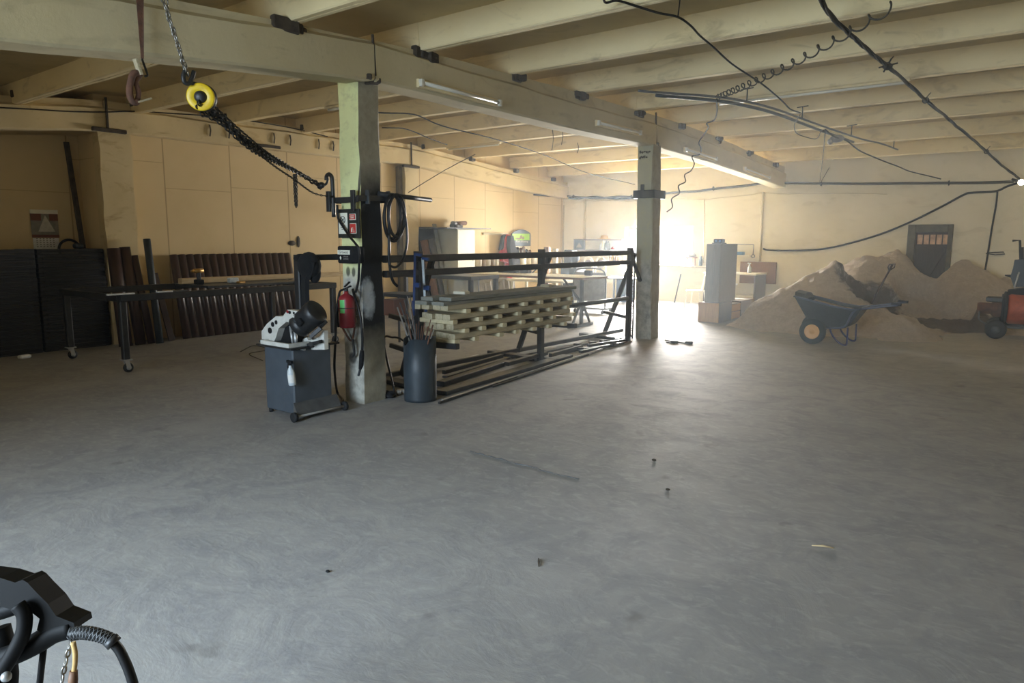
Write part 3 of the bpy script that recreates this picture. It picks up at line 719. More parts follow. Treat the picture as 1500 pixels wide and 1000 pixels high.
def pxprism(pts, Y, depth, name, material, parent, bev=.006):
    k = MB(); k.prism([PY(x, y, Y) for x, y in pts], (0, depth, 0)); k.bevel(bev); return k.build(name, material, parent)
hs = pxprism([(383, 485), (383.5, 496.5), (402, 499.5), (404.5, 493), (408, 481), (419, 471.5), (432, 471), (432, 462), (411, 463.5), (404, 463), (391, 474)], 3.93, .07, 'wheel_housing', 'white_paint', bs)
pxprism([(413, 465), (421, 453.5), (437, 455.5), (440, 461), (434, 473), (419, 473)], 3.97, .07, 'blade_housing', 'white_paint', bs)
for (x, y, rr, yy) in ((395, 484, .03, 3.925), (399, 475, .024, 3.925), (404, 472, .02, 3.925), (424, 457.5, .016, 3.965), (430, 458.5, .012, 3.965)):
    k = MB(); q = PY(x, y, yy); k.cyl(q, q+V((0, .02, 0)), rr); k.build('knob', 'black_matte', hs)
k = MB(); q = PY(420.5, 456.5, 3.96); k.cyl(q, q+V((0, .02, 0)), .014); k.build('stop_button', 'red_paint', bs)
k = MB(); k.prism([PY(x, y, 4.0) for x, y in ((404, 499), (409, 483), (419, 474), (426, 476), (428, 510), (406, 508))], (0, .14, 0)); k.bevel(.01); k.build('gear_case', 'black_matte', bs)
k = MB()
k.cyl(PY(425, 477, 3.97), PY(430, 510, 3.97), .012); k.cyl(PY(432, 482, 4.0), PY(434, 511, 4.0), .016); k.bar(PY(420, 505, 3.97), PY(446, 511, 4.0), .03, .03)
k.build('blade_guide', 'bright_steel', bs)
m0, m1 = PY(435.5, 480, 4.0), PY(464, 455.5, 4.06)
k = MB(); d = (m1-m0); L = d.length; rm = .112
k.lathe([(0, 0), (rm*.75, 0), (rm*.98, .02), (rm*.98, L*.28), (rm*.93, L*.30), (rm*.93, L*.34), (rm, L*.36), (rm, L*.70), (rm*1.05, L*.72), (rm*1.05, L*1.0), (rm*.96, L*1.03), (0, L*1.03)], m0, d.normalized(), 28); mo = k.build('motor', 'black_steel', bs)
k = MB(); c0 = lerp(m0, m1, .35)+V((.03, -.10, .0)); k.cbox(c0+V((-.045, .0, .0)), (.07, .02, .035), 0, .004, Matrix.Rotation(-.7, 3, 'Y')); k.build('rating_plate', 'dark_grey_steel', mo)
k = MB(); k.cbox(lerp(m0, m1, .55)+V((.035, -.112, -.02)), (.065, .04, .06), 0, .008, Matrix.Rotation(-.7, 3, 'Y')); k.build('terminal_box', 'black_matte', mo)
k = MB(); k.bar(PY(468, 480, 4.05), PY(478, 470, 4.12), .03, .03); k.bar(PY(455, 493, 4.0), PY(470, 480, 4.05), .03, .04); k.build('tension_arm', 'black_steel', bs)
pxprism([(443, 512), (443.5, 497), (449, 494), (452, 498.5), (462, 497), (470, 490), (472, 484), (474.5, 484), (475.5, 512)], 4.10, .045, 'vice', 'white_paint', bs)
k = MB(); k.bar(PY(452, 505, 4.06), PY(470, 500, 4.06), .04, .03); k.cyl(PY(455, 504, 4.02), PY(455, 504, 4.09), .022); k.build('vice_jaw', 'black_steel', bs)
k = MB(); k.prism([(X1, Y0-.01, .15), (X1+.02, Y0-.03, .05), (X1+.115, Y0-.05, .035), (X1+.115, Y0-.05, .06)], (0, .5, 0)); k.build('chip_ramp', 'grey_steel', bs)
k = MB(); k.cyl((X1+.11, Y0-.09, .045), (X1+.11, Y1+.07, .045), .012); k.build('axle', 'bright_steel', bs)
for y in (Y0-.085, Y1+.055):
    k = MB(); k.lathe([(0, -.014), (.018, -.014), (.03, -.016), (.044, -.014), (.045, 0), (.044, .014), (.03, .016), (.018, .014), (0, .014)], (X1+.11, y, .045), (0, 1, 0), 22); wm = k.build('wheel', 'rubber', bs)
    k = MB(); k.torus((X1+.11, y-.004, .045), .031, .004, (0, 1, 0), 20, 6); k.build('rim', 'bright_steel', wm)
# spray bottle hooked on the tray of the saw
q = PY(428.5, 564, 3.85); zt0 = .655
sp = thing('spray_bottle', q, 'pale spray bottle hooked on the band saw cabinet', 'spray bottle')
ax = (PY(424.5, 532, 3.835)-q).normalized(); Lb = (PY(424.5, 530, 3.835)-q).length
k = MB(); k.lathe([(0, 0), (.030, 0), (.034, .008), (.034, Lb*.5), (.030, Lb*.62), (.014, Lb*.78), (.012, Lb*.86), (0, Lb*.86)], q, ax, 18); bo = k.build('bottle', 'plastic_white', sp)
k = MB(); k.lathe([(.0345, Lb*.12), (.0348, Lb*.13), (.0348, Lb*.46), (.0345, Lb*.47)], q, ax, 18); k.build('label', 'paper', bo)
t0 = q+ax*Lb*.86
k = MB(); k.cyl(t0, t0+ax*.03, .015); k.bar(t0+ax*.035+V((-.035, 0, 0)), t0+ax*.035+V((.035, 0, -.005)), .022, .024); k.bar(t0+ax*.03+V((-.02, 0, 0)), t0+ax*-.03+V((-.035, 0, 0)), .012, .01); k.build('trigger_head', 'black_matte', sp)

# ------------------------------------------------------------------ scrap bin with rods
bc = V((-5.14, 5.18, 0)); BR, BH = .168, .66
k = MB(); seg = 32; rows = []
def rimz(t):
    # the sheet is cut down at the front
    d = math.atan2(math.sin(t-(-1.9)), math.cos(t-(-1.9))); return BH-.085*math.exp(-(d/.42)**2)+.01*math.sin(3*t)
for (rr, zz) in ((BR, 0.0), (BR, .03), (BR*1.01, .3), (BR, None), (BR-.006, None), (BR-.006, .3), (BR-.006, .01)):
    rows.append([k.bm.verts.new(bc+V((rr*math.cos(2*PI*i/seg), rr*math.sin(2*PI*i/seg), rimz(2*PI*i/seg) if zz is None else zz))) for i in range(seg)])
for A, B in zip(rows, rows[1:]):
    for i in range(seg): f = k.bm.faces.new([A[i], A[(i+1) % seg], B[(i+1) % seg], B[i]]); f.smooth = True
k.bm.faces.new(rows[-1]); k.bm.faces.new(rows[0][::-1])
tag(k.build('scrap_bin', 'bin_steel'), 'dark steel cylinder bin holding rods on the floor beside the near column', 'bin')
r = random.Random(5); tops = [(582, 450), (586, 443), (592, 439), (597, 434), (600.5, 433), (603, 452), (606, 468), (610, 474), (614, 470), (618, 477), (622, 472), (627, 478), (631, 468), (634, 476), (636, 482), (596, 460)]
for i, (x, y) in enumerate(tops):
    t = PY(x, y, 5.14+r.uniform(-.06, .10)); hz = V((t.x-bc.x, t.y-bc.y, 0)); a = 2*PI*i/len(tops)
    lo = V((.07*math.cos(a), .07*math.sin(a), 0)); m_ = BH/t.z; at_rim = lo*(1-m_)+hz*m_
    if at_rim.length > .125: lo = (at_rim.normalized()*.125-hz*m_)/(1-m_)
    if lo.length > .14: lo = lo.normalized()*.14
    k = MB(); k.cyl(bc+lo+V((0, 0, .015)), t, r.choice((.005, .006, .008)), seg=6)
    tag(k.build('steel_rod', r.choice(('grey_steel', 'rust', 'bright_steel', 'grey_steel'))), 'thin steel rod standing upright in the dark cylinder bin beside the column', 'rod', 'rods standing in the bin')
k = MB(); k.tube(smooth([(-5.46, 5.12, .02), PY(562, 500, 5.3), PY(575, 494, 5.35), PY(588, 497, 5.4), PY(598, 510, 5.4), (-5.35, 5.5, .02)]), .012)
tag(k.build('hose_loop', 'hose_black'), 'black hose looping between the near column and the rod bin', 'hose')
# scraps on the floor between column and bin
for (x, y, nm, mt, lb) in ((570, 582, 'crumpled_rag', 'black_cloth', 'crumpled black rag on the floor between column and bin'), (588, 578, 'metal_scrap', 'bright_steel', 'shiny metal scrap beside the foot of the rod bin')):
    q = PZ(x, y); k = MB(); r = random.Random(x)
    for j in range(6): k.ball(q+V((r.uniform(-.04, .04), r.uniform(-.05, .05), .03)), r.uniform(.02, .04) if 'metal' in nm else r.uniform(.03, .055), 8, (1, 1, .6 if j % 2 else .9))
    tag(k.build(nm, mt), lb, 'scrap')

# ------------------------------------------------------------------ chain hoist
HX = -5.0
hc_ = PX(294, 142, HX); top = PX(236, -40, HX+.05)
ch = thing('chain_hoist', hc_, 'chain hoist with a yellow wheel slung between the beam and the near column', 'hoist')
ax = V((.75, -.62, -.1)).normalized()
k = MB(); k.lathe([(.042, -.012), (.05, -.022), (.088, -.022), (.096, -.012), (.096, .012), (.088, .016), (.05, .016), (.042, .012)], hc_, ax, 30); k.build('hand_wheel', 'yellow_paint', ch)
k = MB(); k.lathe([(0, .035), (.025, .035), (.042, .02), (.045, 0), (.05, -.012), (.085, -.03), (.10, -.05), (.10, -.085), (.08, -.11), (0, -.115)], hc_, ax, 26); k.build('gear_body', 'black_steel', ch)
hk = PX(275, 112, HX)
k = MB(); k.tube(smooth([PX(284, 104, HX), PX(282, 112, HX), PX(277, 122, HX), PX(270, 120, HX), PX(268.5, 111, HX), PX(271, 104, HX)]), .016); k.tube([PX(277, 121, HX), hc_-ax*.06+V((0, 0, .09))], .014); k.build('top_hook', 'black_steel', ch)
k = MB(); k.chain([PX(276, 112, HX), PX(262, 70, HX), PX(248, 30, HX), top], .062, .038, .006); k.chain([PX(272, 106, HX+.01), PX(256, 50, HX+.03), PX(239, 0, HX+.05), top+V((.05, 0, 0))], .062, .038, .006); k.build('hanging_chain', 'chain_bright', ch)
hkp = PY(471, 271, 4.62)
k = MB(); k.ball(hkp, .032, 10, (1.2, 1, 1)); k.tube(smooth([hkp+V((.02, 0, .01)), PY(477, 270, 4.62), PY(480, 264, 4.62), PY(479, 260, 4.62)]), .012); k.build('load_hook', 'black_steel', ch)
r = random.Random(9); k = MB()
a0 = hc_-ax*.03
for j in range(4):
    off = V((r.uniform(-.04, .04), r.uniform(-.04, .04), r.uniform(-.06, .06))); mid = PX(372, 213, -5.28)+off; e = PY(430+4*j, 247+3*j, 4.4)+off*.3
    k.chain(smooth([a0+V((0, 0, -.05))+off*1.5, PX(325, 172, -5.1)+off, mid, e, hkp+V((0, 0, -.012*j))], 4), .058, .042, .0062)
k.chain(smooth([a0, PX(345, 195, -5.15), PX(395, 238, -5.4), PX(430, 262, -5.6), PX(460, 283, -5.75), PY(488, 288, 4.6)], 4), .036, .024, .0045)
k.chain(smooth([a0+V((0, 0, .03)), PX(340, 180, -5.15), PX(400, 230, -5.4), PX(435, 250, -5.6), hkp], 4), .036, .024, .0045)
hb = PY(433, 262, 4.3)
k.build('load_chain', 'chain_dark', ch)
k = MB()
for dx in (-2, 0, 2): k.chain([PY(432+dx, 255, 4.3), PY(433+dx*.8, 280, 4.3), PY(434+dx*.5, 304-abs(dx), 4.3)], .04, .028, .005)
k.build('tail_chain', 'chain_dark', ch)
# rusty strap hanging from the beam with a hooked clamp
st_ = thing('lifting_sling', PX(200, 152, -5.28), 'rusty lifting strap with a curved clamp hanging over the main beam', 'sling')
k = MB(); a, b = PX(203, -30, -5.30), PX(208, 86, -5.30); k.hexa([a+V((0, -.03, 0)), a+V((.006, .03, 0)), a+V((.012, .03, 0)), a+V((.006, -.03, 0))], [b+V((0, -.008, 0)), b+V((.006, .008, 0)), b+V((.012, .008, 0)), b+V((.006, -.008, 0))]); k.build('webbing', 'rust', st_)
k = MB(); k.tube(smooth([b, PX(210, 92, -5.3), PX(214, 103, -5.3), PX(216, 110, -5.3), PX(212, 112, -5.3)]), .008); k.build('wire_hook', 'black_steel', st_)
k = MB(); k.tube(smooth([PX(207, 108, -5.29), PX(196, 108, -5.29), PX(191, 122, -5.29), PX(190, 138, -5.29), PX(195, 149, -5.29), PX(202, 149, -5.29)]), .024, 8); k.tube(smooth([PX(204, 112, -5.3), PX(199, 120, -5.3), PX(203, 135, -5.3), PX(201, 148, -5.3)]), .018, 8); k.build('curved_clamp', 'rust', st_)
k = MB(); k.bar(PX(198, 86, -5.28), PX(206, 110, -5.28), .05, .02, (0, 1, 0)); k.build('wooden_wedge', 'wood_weathered', st_)
k = MB(); k.bar(PX(201, 150, -5.28), PX(221, 144, -5.28), .03, .012); k.build('wooden_slip', 'wood_weathered', st_)
# ------------------------------------------------------------------ storage rack along the column line
RX = -5.48
rk = thing('storage_rack', (RX, 7.7, 0), 'long black welded steel rack standing between the two columns', 'rack')
for (nm, y0, y1, z, w_) in (('top_rail', 5.03, 10.42, 1.455, .075), ('second_rail', 5.03, 10.42, 1.30, .07)):
    k = MB(); k.bar((RX, y0, z), (RX, y1, z), w_, w_); k.build(nm, 'black_steel', rk)
k = MB(); k.cyl((RX, 8.05, .72), (RX, 10.36, .715), .033, seg=12); k.build('middle_rail', 'dark_grey_steel', rk)
k = MB(); k.bar((-6.18, 5.35, .06), (-6.05, 11.2, .06), .06, .06); k.build('bottom_rail', 'black_steel', rk)
for y in (5.52, 7.85, 10.36):
    k = MB(); k.bar((RX, y, 0.0), (RX, y, 1.53), .075, .085, (0, 1, 0)); k.build('post', 'black_steel', rk)
    k = MB(); k.bar((RX-.06, y+.28, 1.44), (RX-.64, y+.34, .04), .07, .05, (0, 1, 0)); k.build('slanted_leg', 'black_steel', rk)
    k = MB(); k.bar((RX-.02, y-.02, .035), (RX-.95, y+.1, .035), .16, .05); k.build('foot', 'black_steel', rk)
    k = MB(); k.bar((RX-.03, y, .40), (RX-.46, y, .46), .045, .05); k.build('arm', 'black_steel', rk)
    if y < 10:
        k = MB(); k.bar((RX+.03, y, .52), (RX+.56, y, .54), .06, .06); k.build('arm', 'black_steel', rk)
        k = MB(); k.bar((RX-.03, y, .74), (RX-.46, y, .80), .05, .05); k.build('arm', 'black_steel', rk)
k = MB(); k.bar((RX+.01, 10.38, 1.42), (RX-.02, 10.78, .98), .05, .05); k.build('brace', 'black_steel', rk)
# two blue bar clamps hung on the first post
for (x0, y0, x1, y1, lb) in ((608, 372, 606, 462, 'blue bar clamp hanging on the left side of the first rack post'), (619, 378, 624, 464, 'blue and white bar clamp hanging right of the first rack post')):
    a, b = PX(x0, y0, RX+.06), PX(x1, y1, RX+.075)
    t = thing('bar_clamp', b, lb, 'clamp'); k = MB(); k.bar(a, b, .012, .03, (1, 0, 0)); k.build('bar', 'clamp_blue' if x0 < 610 else 'plastic_white', t)
    k = MB(); k.bar(a, a+V((.09, 0, -.01)), .03, .03); k.build('fixed_jaw', 'clamp_blue', t)
    k = MB(); k.bar(lerp(a, b, .5), lerp(a, b, .5)+V((.08, 0, 0)), .03, .05); k.build('sliding_jaw', 'clamp_blue', t)
    k = MB(); k.cyl(b, b+V((0, 0, .16)), .018); k.build('handle', 'clamp_blue', t)

# timber laid up in layers with stickers between
r = random.Random(21)
px1, px0 = -4.975, -5.42
def board(x, y0, y1, z, w_, h, m_, r_):
    k = MB(); k.bar((x, y0, z+h/2), (x, y1, z+h/2+r_), w_, h); return k.build('timber_board', m_)
NL = 4; pitch = .106; zb0 = .605
lay = ['lowest', 'second', 'third', 'fourth']
for L_ in range(NL):
    z = zb0+L_*pitch; ysh = (NL-1-L_)*.055
    for c_ in range(4):
        x = px1-.052-.112*c_
        o = board(x, 5.40+ysh+r.uniform(-.04, .05), 7.82+r.uniform(-.06, .04), z, .104, .058, 'wood_weathered', r.uniform(-.002, .002))
        fr_ = ['front', 'next to front', 'next to back', 'back'][c_]
        tag(o, f'pale timber board, {fr_} one of the {lay[L_]} layer in the rack pile', 'board', 'boards stacked on the rack')
    for q in range(7):
        y = 5.56+.355*q+(.13 if L_ % 2 else 0)+r.uniform(-.05, .05)
        k = MB(); x_ = px1+.006+r.uniform(0, .02); k.bar((x_, y, z-.024), (px0-.02, y+r.uniform(-.02, .02), z-.024), .075, .046)
        tag(k.build('spacer_block', 'wood_end'), f'short pale spacer under the {lay[L_]} board layer on the rack', 'spacer', f'spacers under the {lay[L_]} layer')
for c_, (x, y0, y1, z) in enumerate(((px1-.075, 5.36, 7.84, .976), (px1-.29, 5.33, 7.86, .976), (px1-.06, 5.46, 7.93, 1.018), (px1-.24, 5.37, 7.9, 1.018))):
    k = MB(); k.bar((x, y0, z+.02), (x-.02, y1, z+.02), .17, .038)
    tag(k.build('grey_board', 'wood_grey'), ['wide grey board under the top one at the front of the rack pile', 'wide grey board under the top one at the back of the rack pile', 'wide grey board on top of the rack pile, front one', 'wide grey board on top of the rack pile, back one'][c_], 'board', 'grey boards on the pile')
q = PX(676, 430, -5.22); k = MB(); k.cbox((q.x, q.y, 1.064), (.16, .10, .05), .1, .006); tag(k.build('white_block', 'off_white'), 'small white block lying on the grey boards', 'block')
q = PX(802, 424, -5.22); k = MB(); k.cbox((q.x+.05, q.y-.1, 1.064), (.12, .12, .05), .2, .006); tag(k.build('wood_offcut', 'wood_weathered'), 'grey wood offcut on the boards in front of the middle rack post', 'offcut')

# steel stock on the floor under the rack
stock = [  # x0 y0 x1 y1, width, height, material, kind, label
 (645, 562, 742, 530, .11, .06, 'black_steel', 'steel_channel', 'short black steel channel on the floor in front of the rod bin'),
 (646, 575, 832, 521, .16, .045, 'dark_grey_steel', 'steel_channel', 'wide dark steel channel on the floor under the timber pile'),
 (652, 552, 744, 524, .08, .03, 'grey_steel', 'flat_bar', 'pale grey flat bar behind the short black channel'),
 (648, 587, 882, 511, .025, .03, 'bright_steel', 'steel_tube', 'long bright steel tube at the front of the floor stock'),
 (643, 590, 905, 503, .022, .022, 'black_steel', 'steel_bar', 'long thin black bar at the very front of the floor stock'),
 (722, 566, 862, 519, .02, .02, 'black_steel', 'steel_bar', 'thin black bar sticking out nearest to the viewer'),
 (650, 545, 735, 521, .05, .05, 'black_steel', 'steel_tube', 'black square tube at the back of the floor stock'),
 (742, 533, 800, 517, .07, .05, 'black_steel', 'steel_tube', 'short black tube end beneath the middle rack post'),
 (806, 521, 852, 508, .05, .07, 'black_steel', 'angle_iron', 'upright black angle iron piece right of the middle rack post'),
 (800, 515, 862, 503, .03, .03, 'grey_steel', 'flat_bar', 'pale flat bar just right of the middle rack post'),
 (850, 515, 912, 502, .06, .04, 'black_steel', 'steel_tube', 'black tube near the far column end of the floor stock'),
 (862, 506, 915, 498, .05, .04, 'dark_grey_steel', 'steel_tube', 'dark tube lying against the foot of the last rack post'),
 (818, 517, 925, 500, .02, .02, 'rust', 'steel_bar', 'rusty rod reaching to the foot of the far column'),
 (845, 512, 890, 505, .09, .03, 'dark_grey_steel', 'steel_plate', 'small dark plate on the heap near the far column'),
 (790, 524, 815, 528, .08, .05, 'grey_steel', 'steel_block', 'grey steel block at the foot of the middle rack post'),
 (756, 522, 860, 503, .025, .025, 'black_steel', 'steel_bar', 'thin black bar behind the middle rack post'),
 (648, 535, 700, 521, .05, .04, 'bright_steel', 'flat_bar', 'bright flat bar behind the rod bin'),
]
for i, (x0, y0, x1, y1, w_, h, m_, nm, lb) in enumerate(stock):
    zo = .066 if i in (6, 7, 11) else .002; a, b = PZ(x0, y0, h/2+zo), PZ(x1, y1, h/2+zo); k = MB(); k.bar(a, b, w_, h); tag(k.build(nm, m_), lb, 'steel stock', 'steel stock under the rack')
for i, (x, y) in enumerate(((846, 508), (850, 514), (868, 505), (884, 503), (898, 507), (904, 500))):
    q = PZ(x, y); k = MB(); k.cbox(q+V((0, 0, .035)), (.12, .08, .05), .4*i, .01); tag(k.build('metal_offcut', ('grey_steel', 'black_steel')[i % 2]), 'small metal offcut in the heap at the foot of the far rack post', 'offcut', 'metal offcuts by the far post')

# ------------------------------------------------------------------ far column fittings
fc = thing('column_collar', (-5.46, 10.95, 2.4), 'blue-grey steel collar round the far column', 'bracket')
za, zb_ = PY(950, 290, 10.77).z, PY(950, 278, 10.77).z
k = MB(); k.box((-5.66, 10.745, za), (-5.27, 10.775, zb_), .004); k.box((-5.31, 10.745, za-.0), (-5.28, 11.16, zb_), .004); k.box((-5.66, 11.13, za), (-5.27, 11.16, zb_), .004); k.box((-5.655, 10.76, za), (-5.63, 11.15, zb_)); k.build('band', 'dark_grey_steel', fc)
k = MB(); k.box((-5.52, 10.735, zb_-.02), (-5.46, 10.75, zb_+.09)); k.build('lug', 'dark_grey_steel', fc)
# lattice strip leaning on the left of the far column
ls = thing('lattice_strip', (-5.62, 10.74, 0), 'tall zigzag steel lattice strip leaning between rack and far column', 'lattice')
for x in (-5.66, -5.585):
    k = MB(); k.bar((x, 10.72, .0), (x-.01, 10.76, 1.2), .02, .02, (0, 1, 0)); k.build('chord', 'dark_grey_steel', ls)
k = MB(); n = 18
k.tube([V((-5.66 if i % 2 else -5.585, 10.715+.04*i/n, .03+1.12*i/n)) for i in range(n+1)], .011, 6); k.build('lacing', 'grey_steel', ls)
# cord with two clips on the floor by the far column
fl = thing('clip_cable', PZ(990, 502), 'thin cord with two clips on the floor right of the far column', 'cord')
k = MB(); k.tube([PZ(974, 498, .012), PZ(985, 500, .012), PZ(1009, 503, .012)], .010, 6); k.tube([PZ(976, 501, .012), PZ(988, 503, .012)], .010, 6); k.build('cord', 'cable_grey', fl)
for (x, y) in ((988, 502.5), (1009, 503.5)):
    q = PZ(x, y); k = MB(); k.cbox(q+V((0, 0, .02)), (.12, .06, .04), .3, .01); k.build('clip', 'black_matte', fl)
# ------------------------------------------------------------------ left side of the hall
# two stacks of black slatted panels in the recess
r = random.Random(31)
def panel_at(y0, y1, z, x, first=[None]):
    k = MB(); x0 = -12.2
    h = .066
    k.box((x0, y0, z+.016), (x, y1, z+h-.016), .004)
    for yy in (y0, y1-.07): k.box((x0, yy, z), (x-.004, yy+.07, z+h), .004)
    k.box((x-.05, y0+.07, z), (x+.006, y1-.07, z+.014)); k.box((x-.05, y0+.07, z+h-.014), (x+.006, y1-.07, z+h))
    return k.build('slatted_black_sheet', 'panel_black')
for i in range(22):
    o = panel_at(1.9, 3.98, i*.0682, -11.63+r.uniform(-.012, .012)); tag(o, 'flat black slatted panel in the nearer of the two stacks beneath the calendar', 'panel', 'black panels in the nearer stack')
for i in range(22):
    o = panel_at(4.02, 4.93, i*.0682, -11.66+r.uniform(-.012, .012)); tag(o, 'flat black slatted panel in the farther stack beside the wall pillar', 'panel', 'black panels in the farther stack')
q = PZ(34, 524); k = MB(); k.cbox(q+V((.05, 0, .025)), (.08, .16, .05), .3, .015); tag(k.build('paper_scrap', 'paper'), 'pale scrap on the floor at the foot of the black panel stack', 'scrap')
# calendar
xc = LR+.015
def PXq(x, y, X=xc): return PX(x, y, X)
a, b, c_, d_ = PXq(43.5, 306.5), PXq(83.5, 306.5), PXq(87, 362.5), PXq(48.5, 362.5)
cal = thing('wall_calendar', PXq(66, 362), 'wall calendar with a reddish picture above the black panel stack', 'calendar')
y0, y1, zt_, zb2 = a.y, b.y, a.z, c_.z; zm = PXq(65, 348).z
k = MB(); k.box((xc-.012, y0, zm), (xc, y1, zt_)); k.build('picture_sheet', 'cal_picture', cal)
k = MB(); k.box((xc, y0-.005, zt_-.06), (xc+.006, y1+.005, zt_)); k.build('header', 'off_white', cal)
k = MB(); k.box((xc, y0, zm), (xc+.004, y1, zm+.045)); k.build('red_band', 'board_brown', cal)
for (p0, p1) in ((y0, y0+.14), (y1-.12, y1)):
    k = MB(); k.box((xc, p0, zm+.26), (xc+.003, p1, zm+.40)); k.build('roof_patch', 'board_brown', cal)
k = MB(); k.prism([V((xc+.002, y0+.09, zm+.09)), V((xc+.002, y1-.05, zm+.09)), V((xc+.002, (y0+y1)/2+.01, zt_-.08))], (.003, 0, 0)); k.build('pale_figure', 'cal_figure', cal)
k = MB(); k.box((xc-.012, y0+.01, zb2-.1), (xc, y1-.01, zm-.005)); pad = k.build('date_pad', 'paper', cal)
k = MB()
for i in range(6):
    for j in range(5): k.box((xc, y0+.05+i*(y1-y0-.1)/6, zb2+.01+j*.03), (xc+.002, y0+.05+i*(y1-y0-.1)/6+.022, zb2+.022+j*.03))
k.build('date_grid', 'grey_steel', pad)
k = MB(); k.bar(PX(97, 208, LR+.12), PX(122, 375, LR+.16)*1.0, .05, .07); 
e0, e1 = PX(97, 208, LR+.12), PX(122, 365, LR+.2); dd = (e1-e0); e2 = e0+dd*((0.0-e0.z)/dd.z)
k.bm.clear(); k.bar(e0, e2, .05, .07); tag(k.build('leaning_pole', 'dark_joint'), 'tall dark pole leaning on the recessed wall beside the calendar', 'pole')
q = PX(102, 366, -12.3); k = MB(); k.torus((q.x, q.y, 1.502-.02), .15, .02, (1, 0, 0), 26, 8); tag(k.build('black_hoop', 'hose_black'), 'dark hoop half hidden behind the panel stack beside the calendar', 'hoop')
q = PX(115, 366, -11.9); k = MB(); k.cbox((q.x, q.y, 1.50+.04), (.12, .12, .08), .2, .02); tag(k.build('dark_jar', 'bin_steel'), 'small dark pot on the panel stack at the foot of the pole', 'pot')

# half round sheet pieces leaning on the wall
def trough(name, base, top, rad, material, wallx=None, seg=12, depth=1.0):
    """a half-round sheet, hollow side to the wall"""
    base, top = V(base), V(top); d = (top-base).normalized(); y = V((0, 1, 0)); y = (y-d*y.dot(d)).normalized(); x = y.cross(d)
    if x.x < 0: x = -x
    k = MB(); A = []; n = seg
    for P_, sgn in ((base, 0), (top, 1)):
        o_ = [P_+y*(rad*math.cos(PI*i/n))+x*(rad*depth*math.sin(PI*i/n)) for i in range(n+1)]
        i_ = [P_+y*((rad-.006)*math.cos(PI*i/n))+x*((rad-.006)*depth*math.sin(PI*i/n)) for i in range(n, -1, -1)]
        A.append([k.bm.verts.new(p) for p in o_+i_])
    m_ = len(A[0])
    for i in range(m_):
        f = k.bm.faces.new([A[0][i], A[0][(i+1) % m_], A[1][(i+1) % m_], A[1][i]]); f.smooth = (i not in (n, m_-1))
    for rw in A:
        for i in range(n): k.bm.faces.new([rw[i], rw[i+1], rw[m_-2-i], rw[m_-1-i]])
    return k.build(name, material)
N = 17
for i in range(N):
    t = i/(N-1); xb, yb = 277+(418-277)*t, 495.5+(478.5-495.5)*t
    yA = 6.02+(8.22-6.02)*t
    o = trough('ridge_cap', (-11.42, yA+.01, 0), (-11.70, yA+.01, 1.385), .0665, 'brown_sheet', depth=.95)
    k = MB(); b1, b2 = V((-11.40, yA+.01+.0675, .01)), V((-11.68, yA+.01+.0675, 1.375)); k.bar(b1, b2, .02, .006, (1, 0, 0)); k.build('lit_flange', 'flange_grey', o)
    tag(o, 'dark brown half-round sheet in the long row leaning on the left wall' , 'sheet metal', 'brown half-round sheets in a row')
for (xt, yt, xb, yb, rad, lb) in ((166, 364, 184, 505, .10, 'broad brown half-round sheet leaning beside the black panels'), (182, 362, 206, 502, .085, 'brown half-round sheet with a torn pale edge leaning at the pillar'), (196, 374, 222, 500, .06, 'short brown half-round sheet leaning left of the grey pipe')):
    b_ = PX(xb, yb, -11.35); t_ = PX(xt, yt, -11.55)
    b_.z = 0
    o = trough('brown_sheet', b_, t_, rad, 'brown_sheet', depth=.8); tag(o, lb, 'sheet metal')
b_ = PZ(232, 498); b_.x = -11.25; t_ = PX(215, 350, -11.5)
k = MB(); k.cyl(V((b_.x, PX(234, 498, b_.x).y, 0)), t_, .055, seg=18); tag(k.build('grey_pipe', 'bin_steel'), 'tall dark grey pipe leaning on the wall between the brown sheets', 'pipe')
b_ = PX(252, 497, -11.35); b_.z = 0
k = MB(); k.bar(b_, PX(226, 400, -11.6), .1, .03, (1, 0, 0)); tag(k.build('dark_plank', 'brown_sheet'), 'dark plank leaning slantwise behind the grey pipe', 'plank')
# two grinding stains on the cladding
for (x, y, w_, h) in ((427.5, 356, .11, .075), (437, 354, .05, .17)):
    q = PX(x, y, LW+.004); k = MB(); k.lathe([(0, 0), (.5, 0), (.5, .006), (0, .006)], (0, 0, 0), (1, 0, 0), 16)
    for v in k.bm.verts: v.co = V((v.co.x, v.co.y*w_*1.6, v.co.z*h*1.3))+q
    tag(k.build('dark_patch', 'dark_joint'), 'round dark patch on the cream wall above the brown sheets' if w_ > .1 else 'upright dark patch on the cream wall above the brown sheets', 'patch')

